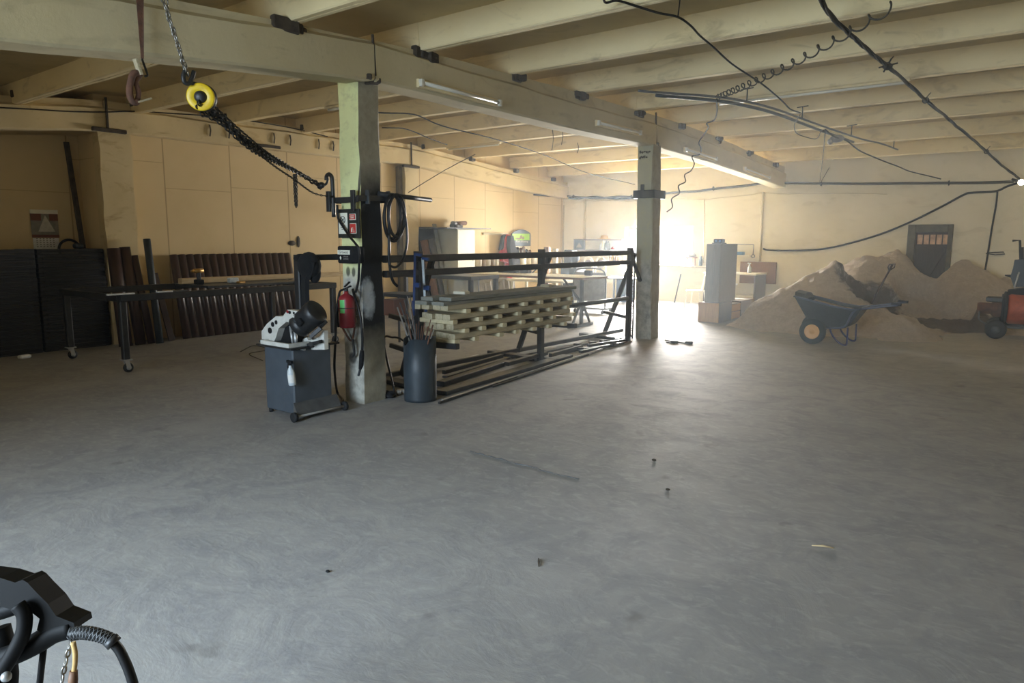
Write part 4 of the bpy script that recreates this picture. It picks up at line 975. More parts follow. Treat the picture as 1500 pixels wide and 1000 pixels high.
# long welding table with castors
TX0, TX1, TY0, TY1, TZ = -10.75, -9.06, 3.97, 7.25, .97
tb = thing('welding_table', ((TX0+TX1)/2, (TY0+TY1)/2, 0), 'long black steel frame table on castors in front of the brown sheets', 'table')
for (nm, p, q) in (('long_rail', (TX1, TY0, TZ-.04), (TX1, TY1, TZ-.04)), ('long_rail', (TX0, TY0, TZ-.04), (TX0, TY1, TZ-.04)), ('end_rail', (TX0, TY0, TZ-.04), (TX1, TY0, TZ-.04)), ('end_rail', (TX0, TY1, TZ-.04), (TX1, TY1, TZ-.04))):
    k = MB(); k.bar(p, q, .07, .085); k.build(nm, 'black_steel', tb)
k = MB(); k.box((TX0+.04, TY0+1.55, TZ-.03), (TX0+1.0, TY1-.04, TZ+.004), .003); k.build('table_top', 'dark_grey_steel', tb)
for (x, y) in ((TX1-.02, TY0+.03), (TX0+.03, TY0+.03), (TX1-.02, TY1-.03), (TX0+.03, TY1-.03)):
    lg = MB(); lg.bar((x, y, .17), (x, y, TZ-.08), .08, .08, (0, 1, 0)); leg = lg.build('leg', 'black_steel', tb)
    k = MB(); k.box((x-.055, y-.055, .155), (x+.055, y+.055, .17)); k.bar((x-.025, y, .165), (x-.025, y+.02, .06), .008, .05, (0, 1, 0)); k.bar((x+.025, y, .165), (x+.025, y+.02, .06), .008, .05, (0, 1, 0)); k.build('castor_fork', 'bright_steel', leg)
    k = MB(); k.lathe([(0, -.02), (.035, -.02), (.058, -.016), (.062, 0), (.058, .016), (.035, .02), (0, .02)], (x, y+.02, .062), (1, 0, 0), 20); k.build('castor_wheel', 'rubber', leg)
    k = MB(); k.lathe([(0, -.023), (.03, -.023), (.03, .023), (0, .023)], (x, y+.02, .062), (1, 0, 0), 16); k.build('castor_hub', 'bright_steel', leg)
for (x0, x1, y, lb) in ((156, 196, 426.5, 'bright white reflection strip on the near end of the black table'), (230, 252, 425.5, 'middle one of three reflection strips on the black table edge'), (253, 274, 424.5, 'dull reflection strip next to the white ones on the black table edge')):
    a, b = PX(x0, y, TX1+.0), PX(x1, y-1, TX1+.0); k = MB(); k.bar((TX1+.0, a.y, TZ+.012), (TX1+.0, b.y, TZ+.012), .05, .018); tag(k.build('glint_strip', 'paper' if x0 < 250 else 'grey_steel'), lb, 'strip')  # strips put bright reflections along the table edge into colour
# timber across the back of the tables, drill and adaptor on it
k = MB(); k.bar((-10.42, 5.45, 1.022), (-10.42, 9.2, 1.022), .11, .085); tag(k.build('timber_beam', 'wood_pale'), 'long pale timber lying along the back of the black table', 'timber')
q = PX(291, 404, -10.25)
dr_ = thing('cordless_drill', (q.x, q.y, TZ+.005), 'small cordless drill standing on the black table', 'drill')
zq = TZ+.006
k = MB(); k.box((q.x-.05, q.y-.06, zq), (q.x+.05, q.y+.06, zq+.07), .01); k.build('battery', 'black_matte', dr_)
k = MB(); k.cbox((q.x, q.y, zq+.12), (.045, .06, .12), 0, .012); k.build('grip', 'green_drill', dr_)
k = MB(); k.cyl((q.x, q.y+.07, zq+.2), (q.x, q.y-.07, zq+.2), .035); k.cyl((q.x, q.y-.07, zq+.2), (q.x, q.y-.12, zq+.2), .03, .015); k.build('motor_head', 'brass', dr_)
q = PX(341, 408, -10.1); k = MB(); k.cbox((q.x, q.y, TZ+.05), (.09, .15, .08), 0, .01); tag(k.build('white_box', 'plastic_white'), 'small white plastic box on the black table', 'box')
q = PX(353, 414, -10.0); k = MB(); k.cbox((q.x, q.y, TZ+.02), (.08, .12, .03), .2, .008); tag(k.build('brass_part', 'brass'), 'small brass-coloured part beside the white box', 'part')
# loose wire on the floor
k = MB(); k.tube(smooth([PZ(352, 515, .006), PZ(372, 506, .006), PZ(392, 512, .006), PZ(365, 518, .006), PZ(385, 528, .006)]), .006, 6); tag(k.build('loose_wire', 'cable_grey'), 'thin wire curled on the floor left of the band saw', 'wire')

# second table behind the column
e1 = PZ(690, 405, .97); 
U0, U1 = PZ(566, 408, .97), e1
s2 = thing('steel_bench', ((e1.x-1.2), e1.y+.4, 0), 'dark steel bench standing behind the rack in front of the white cabinet', 'bench')
yN = e1.y; xL, xR = e1.x-2.6, e1.x
k = MB(); k.box((xL, yN, .90), (xR, yN+.85, .97), .006); k.build('bench_top', 'dark_grey_steel', s2)
for (x, y) in ((xR-.05, yN+.05), (xR-.05, yN+.8), (xL+.05, yN+.05), (xL+.05, yN+.8)):
    k = MB(); k.bar((x, y, 0), (x, y, .90), .08, .08, (0, 1, 0)); k.build('leg', 'black_steel', s2)
print('bench', xL, xR, yN)
a = PY(667, 430, yN+.2); k = MB(); k.box((a.x, yN+.15, 0.0), (a.x+.24, yN+.6, .88), .006); 
tag(k.build('white_locker', 'off_white'), 'small white locker under the right end of the steel bench', 'locker')
# piece of furniture seen past the near column
q = PY(574, 450, 8.6)
st = thing('red_stool', (-7.4, 7.9, 0), 'red-brown box seat with a black top behind the near column', 'stool')
b0, b1 = PY(560, 438, 7.6), PY(577, 463, 7.6)
k = MB(); k.box((b0.x, 7.6, b1.z), (b1.x, 7.9, b0.z), .01); k.build('body', 'board_brown', st)
k = MB(); k.box((b0.x-.05, 7.55, b0.z+.05), (b1.x+.32, 8.0, b0.z+.10), .008); k.build('top', 'black_matte', st)
for (x, y) in ((b0.x, 7.62), (b1.x+.26, 7.62), (b0.x, 7.95), (b1.x+.26, 7.95)):
    k = MB(); k.bar((x, y, 0), (x, y, b0.z+.05), .03, .03, (0, 1, 0)); k.build('leg', 'black_steel', st)
# ------------------------------------------------------------------ far left corner
LX = LW
# white cabinet with things on and beside it
cx0, cx1, cy0, cy1, cz = LX+.06, LX+.72, 12.62, 13.28, 1.93
cf = PX(670, 335, cx1); cy0 = cf.y; cz = cf.z; cy1 = PX(696, 335, cx1).y
wc = thing('steel_cabinet', ((cx0+cx1)/2, (cy0+cy1)/2, 0), 'tall cream-white steel cabinet against the left wall', 'cabinet')
k = MB(); k.box((cx0, cy0, .02), (cx1-.02, cy1, cz), .006); k.build('body', 'cream_cabinet', wc)
dr0 = MB(); dr0.box((cx1-.02, cy0+.01, .06), (cx1, cy1-.01, cz-.02), .004); dd_ = dr0.build('door', 'cream_cabinet', wc)
k = MB(); k.bar((cx1+.012, cy1-.09, cz-.75), (cx1+.012, cy1-.09, cz-.6), .015, .02, (1, 0, 0)); k.build('handle', 'bright_steel', dd_)
k = MB(); k.box((cx0-.0, cy0-.62, cz+.002), (cx1+.25, cy1+.3, cz+.022)); tag(k.build('dark_sheet', 'black_steel'), 'thin dark board lying on top of the white cabinet', 'board')
r = random.Random(8)
for i in range(4):
    p0 = PX(657+i*6, 333-(i % 2)*2, cx1-.25); p1 = PX(676+i*5, 331-(i % 3)*2, cx1-.45)
    k = MB(); z_ = cz+.022+.05+.06*(i % 2); k.cyl((p0.x-.1*i+.1, p0.y, z_), (p0.x+.02*i-.3, p0.y+.45, z_+.02*(i == 3)), .05, seg=12)
    tag(k.build('pipe_offcut', ('bin_steel', 'grey_steel', 'black_steel', 'rust')[i]), ['dark pipe piece at the front of the bundle on the white cabinet', 'grey pipe piece in the bundle on the white cabinet', 'black pipe piece in the bundle on the white cabinet', 'rusty pipe piece at the back of the bundle on the white cabinet'][i], 'pipe', 'pipe pieces on the cabinet')
a, b = PX(614, 332, LX+.05), PX(642, 432, LX+.05)
k = MB(); k.box((LX+.01, a.y, 0), (LX+.05, cy0-.05, a.z)); tag(k.build('dark_board', 'black_matte'), 'large dark board standing on the wall left of the white cabinet', 'board')
for (xt, yt, xb, yb, rad, m_, lb) in ((620, 352, 633, 432, .11, 'wood_brown', 'brown half-round piece leaning left of the white cabinet, leftmost'), (632, 350, 643, 432, .10, 'grey_laminate', 'grey-brown half-round piece leaning beside the white cabinet')):
    t_ = PX(xt, yt, LX+.12); o = trough('curved_offcut', (LX+.42, t_.y+.15, 0), t_, rad, m_, depth=.8); tag(o, lb, 'sheet metal')
t_ = PX(636, 328, LX+.12); k = MB(); k.bar((LX+.62, t_.y-.05, 0), t_, .12, .03, (1, 0, 0)); tag(k.build('leaning_plank', 'wood_grey'), 'grey plank leaning in front of the dark board', 'plank')
# row of pots on a shelf along the wall
zs = PX(715, 390, LX+.35).z
y0, y1 = PX(697, 390, LX+.3).y, PX(792, 390, LX+.3).y
for (xa_, xb_, lb) in ((697, 727, 'white shelf with pots on the left wall beside the white cabinet'), (759, 792, 'white shelf with pots on the left wall under the green sign')):
    y0, y1 = PX(xa_, 390, LX+.3).y, PX(xb_, 390, LX+.3).y
    sh = thing('wall_shelf', (LX+.25, (y0+y1)/2, zs-.04), lb, 'shelf')
    k = MB(); k.box((LX+.005, y0, zs-.03), (LX+.45, y1, zs)); k.build('board', 'off_white', sh)
    for y in (y0+.1, y1-.1):
        k = MB(); k.bar((LX+.01, y, zs-.045), (LX+.4, y, zs-.045), .03, .03); k.bar((LX+.02, y, zs-.3), (LX+.35, y, zs-.05), .03, .03); k.build('bracket', 'black_steel', sh)
for i, x in enumerate((700, 706.5, 713, 719.5, 725, 764, 771, 780)):
    p = PX(x, 388, LX+.24); rr = .10 if i < 5 else .13
    k = MB(); k.lathe([(0, 0), (rr*.85, 0), (rr, .03), (rr, .17), (rr*.9, .2), (rr*.5, .215), (0, .215)], (p.x, p.y, zs+.002), seg=18)
    m_ = ('bucket_white', 'bucket_brown', 'bucket_white', 'bucket_brown', 'bucket_white', 'off_white', 'wood_weathered', 'bucket_white')[i]
    tag(k.build('paint_pot', m_), ['white pot next to the white cabinet on the wall shelf', 'brown pot nearest the cabinet on the wall shelf', 'white pot between two brown pots on the wall shelf', 'brown pot left of the red jacket on the wall shelf', 'white pot next to the hanging red jacket', 'white pot under the green sign', 'brownish pot under the green sign', 'white pot right of the green sign'][i], 'pot', 'pots on the wall shelf')
# coat rail with red jacket and dark coat
a, b = PX(709, 342, LX+.05), PX(745, 342, LX+.05)
k = MB(); k.bar((LX+.02, a.y, a.z), (LX+.02, b.y, a.z), .03, .06); 
tag(k.build('coat_rail', 'wood_weathered'), 'narrow wooden coat rail on the wall left of the green sign', 'rail')
def hang(name, pts, X, material, th=.09, bev=.03):
    k = MB(); k.prism([PX(x, y, X) for x, y in pts], (th, 0, 0)); k.bevel(bev, 2); return k.build(name, material)
rj = thing('red_jacket', PX(738, 418, LX+.1), 'red and black jacket hanging from the wooden rail', 'jacket')
def hangp(pts, X, material, parent, nm, th=.09, bev=.025):
    k = MB(); k.prism([PX(x, y, X) for x, y in pts], (th, 0, 0)); k.bevel(bev, 2); return k.build(nm, material, parent)
hangp([(738, 343), (742, 345), (742, 362), (739, 368), (743, 372), (745, 384), (745, 398), (744, 415), (740, 418), (737, 400), (739, 385), (732, 382), (730, 371), (734, 364), (735, 350)], LX+.07, 'red_cloth', rj, 'body', .13)
hangp([(734, 345), (738, 343), (736, 352), (733, 365), (730, 366)], LX+.06, 'dark_cloth', rj, 'sleeve', .1)
hangp([(741, 344), (747, 345), (751, 362), (756, 372), (754, 400), (748, 402), (744, 378), (742, 362)], LX+.08, 'dark_cloth', None, 'dark_coat', .12) if False else None
dc = thing('dark_coat', PX(750, 402, LX+.1), 'dark grey coat hanging between the red jacket and the green sign', 'coat')
hangp([(743, 345), (747, 345), (750, 360), (755, 370), (757, 383), (755, 402), (748, 404), (745, 380), (742, 362)], LX+.22, 'dark_cloth', dc, 'body', .12)
# arched sign
sg = thing('display_sign', PX(763, 376, LX+.06), 'arched green and slate sign on the left wall', 'sign')
X_ = LX+.05
def arch(x0, x1, ytop, yside, ybot, n=12):
    pts = [PX(x0, ybot, X_), PX(x0, yside, X_)]
    for i in range(1, n): t = i/n; pts.append(PX(x0+(x1-x0)*t, yside-(yside-ytop)*math.sin(PI*t)**.8, X_))
    return pts+[PX(x1, yside, X_), PX(x1, ybot, X_)]
k = MB(); k.prism(arch(749, 776, 336, 342, 360), (.03, 0, 0)); bd = k.build('board', 'sign_slate', sg)
k = MB(); k.prism([PX(750.5, 351.7, X_+.03), PX(775.5, 351.7, X_+.03), PX(775.5, 342.2, X_+.03), PX(750.5, 342.2, X_+.03)], (.003, 0, 0)); gf = k.build('green_field', 'sign_green', sg)
k = MB(); k.prism([PX(x, y, X_+.034) for x, y in ((754, 350), (757, 348), (761, 348.5), (762, 345), (764, 344), (765, 347), (767, 346), (768, 349.5), (766, 350.5), (764, 349), (761, 351))], (.003, 0, 0)); k.build('emblem', 'bucket_brown', gf)
t0, t1 = PX(753, 353.6, X_), PX(773, 353.6, X_)
text('Work & Running', 'lettering', 'sign_white', sg, (X_+.033, (t0.y+t1.y)/2, t0.z), (0, 1, 0), (0, 0, 1), .082)
k = MB(); k.prism([PX(751, 376, X_-.02), PX(776, 376, X_-.02), PX(775, 360.5, X_-.02), PX(750, 360.5, X_-.02)], (.025, 0, 0)); k.build('tool_panel', 'off_white', sg)
for i, (x, y, h) in enumerate(((754, 366, 9), (758, 364, 10), (763, 365, 9), (767, 363, 9), (771, 367, 8), (776, 368, 7))):
    p, q = PX(x, y, X_+.05), PX(x+2*(i % 2), y+h, X_+.06); k = MB(); k.bar(p, q, .05, .03, (1, 0, 0)); k.ball(p, .045, 8)
    tag(k.build('hand_tool', ('wood_brown', 'black_matte', 'rust')[i % 3]), 'small hand tool hanging on the pale panel below the green sign', 'tool', 'tools below the green sign')
# folding trestle table with brown edge
tt = thing('trestle_table', (-8.5, 11.75, 0), 'long folding trestle table with a brown edge behind the rack', 'table')
k = MB(); k.box((-10.35, 11.25, .915), (-6.92, 12.2, .955), .006); k.build('table_top', 'wood_brown', tt)
k = MB(); k.box((-10.34, 11.26, .955), (-6.93, 12.19, .96)); k.build('top_sheet', 'off_white', tt)
for x in (-7.15, -9.75):
    k = MB(); k.bar((x, 11.15, .03), (x, 12.0, .03), .06, .06); lf_ = k.build('foot', 'grey_steel', tt)
    k = MB(); k.bar((x, 11.6, .03), (x, 11.6, .915), .06, .06, (0, 1, 0)); k.build('leg', 'grey_steel', tt)
    for s_ in (-1, 1):
        k = MB(); k.bar((x, 11.6+s_*.32, .05), (x, 11.6+s_*.03, .48), .04, .04); k.build('strut', 'grey_steel', tt)
    k = MB(); k.bar((x, 11.6, .45), (x-.45, 11.65, .9), .035, .035); k.build('brace', 'grey_steel', tt)
for (x, y, s_, m_, nm, lb) in ((862, 403, (.14, .1, .1), 'black_matte', 'dark_box', 'small dark box on the right end of the trestle table'), (748, 398, (.5, .25, .04), 'black_matte', 'tool_tray', 'flat dark tray of tools lying on the trestle table'), (770, 398, (.2, .16, .1), 'dark_cloth', 'dark_bundle', 'dark bundle on the trestle table under the green sign')):
    q = PZ(x, y, .96); q.y = min(max(q.y, 11.4), 12.0); q.x = PY(x, y, q.y).x; k = MB(); k.cbox((q.x, q.y, .962+s_[2]/2), s_, 0, .01); tag(k.build(nm, m_), lb, 'box')
# low white table and tarpaulin farther back
lt = thing('white_table', (-9.2, 14.2, 0), 'low white table standing behind the trestle table', 'table')
k = MB(); k.box((-10.6, 13.7, .66), (-8.95, 14.5, .71), .006); k.build('table_top', 'off_white', lt)
for (x, y) in ((-10.5, 13.8), (-9.05, 13.8), (-10.5, 14.4), (-9.05, 14.4)):
    k = MB(); k.bar((x, y, 0), (x, y, .66), .05, .05, (0, 1, 0)); k.build('leg', 'off_white', lt)
k = MB(); r = random.Random(2); n = 22; ya, yb = PX(699, 420, LX+.5).y, PX(757, 420, LX+.5).y
loft(k, [[V((LX+.08, ya+(yb-ya)*i/n, 0)), V((LX+.55+.05*math.sin(i*1.9), ya+(yb-ya)*i/n, 0)), V((LX+.45+.04*math.sin(i*1.9+.6), ya+(yb-ya)*i/n, .60+.03*math.sin(i*.9))), V((LX+.08, ya+(yb-ya)*i/n, .66))] for i in range(n+1)])
tag(k.build('grey_tarpaulin', 'tarp_grey'), 'grey tarpaulin draped over goods along the wall under the pot shelf', 'tarpaulin')
# dark drill press like machine
q = PZ(833, 448); mx, my = -9.45, 14.9
dm = thing('bench_machine', (mx, my, 0), 'dark machine cabinet on a pedestal in the far left corner', 'machine')
A_, B_ = PY(822, 440, my), PY(845, 366, my)
k = MB(); k.box((A_.x+.02, my, .04), (B_.x, my+.4, .62), .015); k.build('pedestal', 'bin_steel', dm)
k = MB(); k.box((A_.x, my-.05, .62), (B_.x+.02, my+.42, 1.02), .02); k.build('housing', 'bin_steel', dm)
k = MB(); k.box((A_.x+.04, my+.03, 1.02), (A_.x+.27, my+.3, B_.z), .015); k.build('head', 'dark_grey_steel', dm)
k = MB(); q = PY(842, 378, my-.05); k.lathe([(0, -.06), (.10, -.06), (.12, 0), (.10, .06), (0, .06)], q, (0, 1, 0), 18); k.build('pulley', 'black_matte', dm)
k = MB(); q = PY(838, 391, my-.06); k.cbox(q, (.07, .02, .05)); k.build('plate', 'paper', dm)
for i, (x, y, w_, h, m_, lb) in enumerate(((800, 372, 8, 20, 'wood_brown', 'brown wooden box end standing on the wall left of the corner machine'), (812, 374, 6, 20, 'wood_weathered', 'pale board standing beside the brown box end'), (812, 397, 12, 10, 'oak_veneer', 'small wooden crate on the low white table'))):
    p = PY(x, y, 15.6); w2 = w_*15.6/1036*1.3; h2 = h*15.6/1036*1.2
    base_z = .71 if i == 2 else 0
    pos = (p.x, 15.6, 0)
    if i == 2: pos = (-9.45+.6-.95, 14.1, .712)
    k = MB(); k.box((pos[0]-w2/2, pos[1], pos[2]), (pos[0]+w2/2, pos[1]+.1, p.z+h2/2 if i < 2 else .95), .006); tag(k.build(('box_end', 'pale_board', 'wooden_crate')[i], m_), lb, 'box')
# tall storage shelf standing in the corner behind
# grey wire cart on castors with a gathered cover
gx, gy = PZ(862, 459).x, PZ(862, 459).y
gc = thing('grey_cart', (gx, gy, 0), 'grey frame cart with a sheet panel on castors near the window wall', 'cart')
w_ = .42
k = MB(); k.tube(smooth([V((gx-w_, gy, .12)), V((gx-w_, gy+.02, .75)), V((gx-w_+.08, gy+.02, .98)), V((gx, gy+.02, 1.02)), V((gx+w_-.08, gy+.02, .98)), V((gx+w_, gy+.02, .75)), V((gx+w_, gy, .12))], 5), .02, 8); k.build('frame', 'grey_steel', gc)
k = MB(); k.box((gx-w_+.02, gy+.01, .28), (gx+w_-.02, gy+.03, .93)); k.build('panel', 'tarp_grey', gc)
k = MB(); k.box((gx-w_, gy-.02, .1), (gx+w_, gy+.4, .14)); k.build('deck', 'grey_steel', gc)
for (x, y) in ((gx-w_+.06, gy), (gx+w_-.06, gy), (gx-w_+.06, gy+.36), (gx+w_-.06, gy+.36)):
    k = MB(); k.lathe([(0, -.018), (.045, -.016), (.05, 0), (.045, .016), (0, .018)], (x, y, .05), (1, 0, 0), 14); k.build('castor', 'rubber', gc)
for i, x in enumerate((856, 874)):
    p = PY(x, 386, 16.4); t = thing('round_back_chair', (p.x, 16.4, 0), ['pale round-backed chair left of the pair behind the grey cart', 'pale round-backed chair right of the pair behind the grey cart'][i], 'chair')
    k = MB(); k.lathe([(0, 0), (.15, 0), (.16, .02), (.15, .04), (0, .04)], (p.x, 16.4, .44), seg=18); k.build('seat', 'cream_cabinet', t)
    ztop = PY(x, 377, 16.4).z
    k = MB(); k.tube(smooth([V((p.x-.15, 16.56, .46)), V((p.x-.15, 16.6, ztop-.22)), V((p.x-.1, 16.6, ztop-.04)), V((p.x, 16.6, ztop)), V((p.x+.1, 16.6, ztop-.04)), V((p.x+.15, 16.6, ztop-.22)), V((p.x+.15, 16.56, .46))], 5), .02, 8); k.build('backrest', 'off_white', t)
    k = MB(); k.lathe([(0, 0), (.12, 0), (.12, .02), (0, .02)], (p.x, 16.6, ztop-.18), (0, 1, 0), 18); k.build('back_pad', 'tarp_grey', t)
    for (dx, dy) in ((-.11, -.11), (.11, -.11), (-.11, .11), (.11, .11)):
        k = MB(); k.cyl((p.x+dx*1.2, 16.4+dy*1.2, 0), (p.x+dx, 16.4+dy, .45), .016, seg=8); k.build('leg', 'off_white', t)
# shelf on the back wall left of the window
s0, s1 = PY(860, 362, BY-.2), PY(914, 362, BY-.2)
ws_ = thing('wall_shelf', ((s0.x+s1.x)/2, BY-.15, s0.z-.05), 'short shelf with bottles and a straw hat left of the window', 'shelf')
k = MB(); k.box((s0.x, BY-.33, s0.z-.1), (s1.x, BY-.003, s0.z-.07)); k.box((s0.x, BY-.3, s0.z+.2), (s1.x, BY-.003, s0.z+.23)); k.build('boards', 'grey_laminate', ws_)
for x in (s0.x+.55, s1.x-.03):
    k = MB(); k.box((x, BY-.3, s0.z-.08), (x+.03, BY-.003, s0.z+.2)); k.build('upright', 'off_white', ws_)
p = PY(885, 357, BY-.2); zh = s0.z+.235
k = MB(); k.lathe([(.2, 0), (.2, .012), (.11, .02), (.10, .08), (.06, .11), (0, .115)], (p.x, BY-.2, zh), seg=20); tag(k.build('straw_hat', 'wicker'), 'yellow straw hat on top of the shelf beside the window', 'hat')
for i, (x, m_, h, lb) in enumerate(((881, 'paper', .2, 'white bottle on the shelf left of the window'), (888, 'dark_grey_steel', .26, 'dark canister on the shelf left of the window'), (891, 'grey_steel', .25, 'grey canister beside the dark one on the shelf'), (898, 'red_paint', .09, 'small red tin on the shelf left of the window'))):
    p = PY(x, 366, BY-.17); k = MB(); k.lathe([(0, 0), (.05, 0), (.055, .01), (.055, h*.7), (.025, h*.85), (.025, h), (0, h)], (p.x, BY-.17, s0.z-.07), seg=14); tag(k.build('shelf_bottle', m_), lb, 'bottle', 'bottles on the shelf by the window')
k = MB(); p, q = PY(893, 376, BY-.02), PY(910, 394, BY-.02)
rkk = thing('jar_rack', (p.x, BY-.1, q.z), 'small rack of warm-coloured jars under the shelf by the window', 'rack')
k.box((p.x, BY-.16, q.z+.2), (q.x, BY-.004, q.z+.22)); k.box((p.x, BY-.02, q.z+.2), (q.x, BY-.004, p.z)); k.build('back', 'off_white', rkk)
for i in range(5):
    x = p.x+.06+(q.x-p.x-.1)*i/4; k = MB(); k.cyl((x, BY-.09, q.z+.222), (x, BY-.09, q.z+.22+.14+.03*(i % 2)), .035, seg=10); tag(k.build('jar', ('oak_veneer', 'wicker', 'bucket_brown')[i % 3]), 'small warm-coloured jar in the rack under the window-side shelf', 'jar', 'jars in the small rack')
a, b = PY(840.5, 350, BY-.02), PY(857, 367, BY-.02)
pc = thing('framed_picture', ((a.x+b.x)/2, BY-.02, b.z), 'small dark framed picture on the back wall near the corner', 'picture')
k = MB(); k.box((a.x, BY-.03, b.z), (b.x, BY-.003, a.z), .004); k.build('frame', 'grey_laminate', pc)
k = MB(); k.box((a.x+.04, BY-.034, b.z+.05), (b.x-.04, BY-.03, a.z-.03)); pk = k.build('print', 'sign_black', pc)
k = MB(); k.prism([V((a.x+.09, BY-.036, b.z+.09)), V((b.x-.09, BY-.036, b.z+.09)), V(((a.x+b.x)/2, BY-.036, a.z-.1))], (0, -.002, 0)); k.build('pale_shape', 'bucket_brown', pk)
# small desk and dark boxes under the window
bx0, bx1 = PY(884, 440, 16.6).x, PY(918, 440, 16.6).x
ds = thing('dark_workbench', ((bx0+bx1)/2, 16.9, 0), 'dark grey workbench with drawers below the window', 'workbench')
k = MB(); k.box((bx0-.1, 16.6, .62), (bx1+.15, 17.3, .66), .006); k.build('bench_top', 'dark_grey_steel', ds)
k = MB(); k.box((bx0+.35, 16.65, .03), (bx1-.1, 17.25, .62), .006); k.build('drawer_unit', 'plastic_blue', ds)
for x in (bx0-.05, bx1+.1):
    k = MB(); k.bar((x, 16.65, 0), (x, 16.65, .62), .05, .05, (0, 1, 0)); k.build('leg', 'dark_grey_steel', ds); k = MB(); k.bar((x, 17.25, 0), (x, 17.25, .62), .05, .05, (0, 1, 0)); k.build('leg', 'dark_grey_steel', ds)
# ------------------------------------------------------------------ window bay and right side
# things on the sill
zsill = wz0-.001
p = PY(1013, 380, BY-.05)
t = thing('small_stool', (p.x, BY-.03, zsill), 'little wooden stool standing on the window sill', 'stool')
a, b = PY(1004, 388, BY-.05), PY(1021, 371, BY-.05); zt_ = (a.z+b.z)/2+.06
k = MB(); k.box((a.x, BY-.12, zt_-.03), (b.x, BY+.05, zt_), .006); k.build('seat', 'wood_brown', t)
for x in (a.x+.03, b.x-.03):
    k = MB(); k.bar((x, BY-.09, zsill), (x, BY-.09, zt_-.03), .025, .025, (0, 1, 0)); k.build('leg', 'wood_brown', t); k = MB(); k.bar((x, BY+.03, zsill), (x, BY+.03, zt_-.03), .025, .025, (0, 1, 0)); k.build('leg', 'wood_brown', t)
k = MB(); k.box((a.x+.06, BY-.1, zt_+.002), (b.x-.04, BY+.03, b.z), .03); tag(k.build('grey_canister', 'tarp_grey'), 'grey canister on top of the little stool on the sill', 'canister')
p = PY(1026, 382, BY-.05); k = MB(); k.lathe([(0, 0), (.05, 0), (.05, .16), (.03, .2), (.03, .25), (0, .25)], (p.x, BY-.04, zsill), seg=14); tag(k.build('sill_bottle', 'dark_grey_steel'), 'dark bottle on the sill beside the little stool', 'bottle')
# stick and chair by the wall
a, b = PY(997.5, 401, BY-.03), PZ(989, 447); b = PY(989, 447, BY-.25)
b = V((b.x, BY-.3, 0)); k = MB(); k.cyl(b, V((a.x, BY-.03, a.z)), .018, seg=8); tag(k.build('leaning_stick', 'dark_joint'), 'dark stick leaning on the wall under the window', 'stick')
chp = PZ(1018, 456); cxx, cyy = chp.x, chp.y
ch_ = thing('white_chair', (cxx, cyy, 0), 'white spindle-backed chair between the far column and the wooden cabinet', 'chair')
zs_ = .46
k = MB(); k.lathe([(0, 0), (.20, 0), (.225, .015), (.215, .04), (.1, .035), (0, .035)], (cxx, cyy, zs_), seg=22); k.build('seat', 'off_white', ch_)
for (dx, dy) in ((-.15, -.14), (.15, -.14), (-.15, .14), (.15, .14)):
    k = MB(); k.cyl((cxx+dx*1.35, cyy+dy*1.35, 0), (cxx+dx, cyy+dy, zs_+.01), .015, .02, 8); k.build('leg', 'off_white', ch_)
bxx = V((.17, .05, 0)); cen = V((cxx+.12, cyy+.08, 0)); side = V((-.45, .9, 0)).normalized()
pts = [cen+side*(-.19)+V((0, 0, zs_+.03)), cen+side*(-.2)+V((.04, .02, zs_+.28)), cen+side*(-.13)+V((.07, .03, zs_+.42)), cen+V((.08, .04, zs_+.465)), cen+side*.13+V((.07, .03, zs_+.42)), cen+side*.2+V((.04, .02, zs_+.28)), cen+side*.19+V((0, 0, zs_+.03))]
k = MB(); k.tube(smooth(pts, 5), .014, 8); bk = k.build('back_hoop', 'off_white', ch_)
for q in range(5):
    s_ = -.12+.06*q; k = MB(); k.cyl(cen+side*s_*.8+V((0, 0, zs_+.03)), cen+side*s_+V((.07, .03, zs_+.40+.05*(1-(s_/.12)**2))), .007, seg=6); k.build('spindle', 'off_white', bk)
# veneered cabinet in two stacked carcasses
l0 = PZ(1022, 471); l1 = PZ(1052, 474); l2 = PZ(1071, 469)
yF = (l0.y+l1.y)/2; xa, xb = PY(1022, 472, yF).x, PY(1052, 474, yF).x; yB = PX(1071, 469, xb).y
zl = PY(1052, 444, yF).z
lo_ = thing('low_cabinet', ((xa+xb)/2, (yF+yB)/2, 0), 'low oak cabinet box standing beneath the tall grey cabinet', 'cabinet')
k = MB(); k.box((xa, yF+.018, .0), (xb, yB, zl), .003); k.build('carcass', 'grey_laminate', lo_)
k = MB(); k.box((xa, yF, .01), (xb-.004, yF+.017, zl-.004), .002); k.build('front', 'oak_veneer', lo_)
ua, ub = PY(1031.5, 444, yF+.03).x, PY(1052.5, 444, yF+.03).x; uB = PX(1076.5, 441, ub).y; zu = PY(1052, 357, yF+.03).z
up_ = thing('tall_cabinet', ((ua+ub)/2, yF+.3, zl+.002), 'tall grey veneered cabinet stacked on a low oak box', 'cabinet')
k = MB(); k.box((ua, yF+.05, zl+.002), (ub, uB, zu), .004); k.build('carcass', 'grey_laminate', up_)
k = MB(); xm = ua+(ub-ua)*.55
k.box((ua+.003, yF+.03, zl+.008), (xm-.002, yF+.049, zu-.006), .002); k.build('door', 'grey_laminate', up_)
k = MB(); k.box((xm+.002, yF+.03, zl+.008), (ub-.003, yF+.049, zu-.006), .002); k.build('door', 'grey_laminate', up_)
rd = PY(1050, 357, yF+.3); rdo = thing('radio', (rd.x, yF+.3, zu+.002), 'small dark radio with bluish dials on top of the tall cabinet', 'radio')
k = MB(); k.box((ua+.06, yF+.15, zu+.002), (ub-.02, yF+.38, zu+.02), .004); k.box((ua+.08, yF+.18, zu+.02), (ub-.04, yF+.34, zu+.095), .01); k.build('body', 'black_matte', rdo)
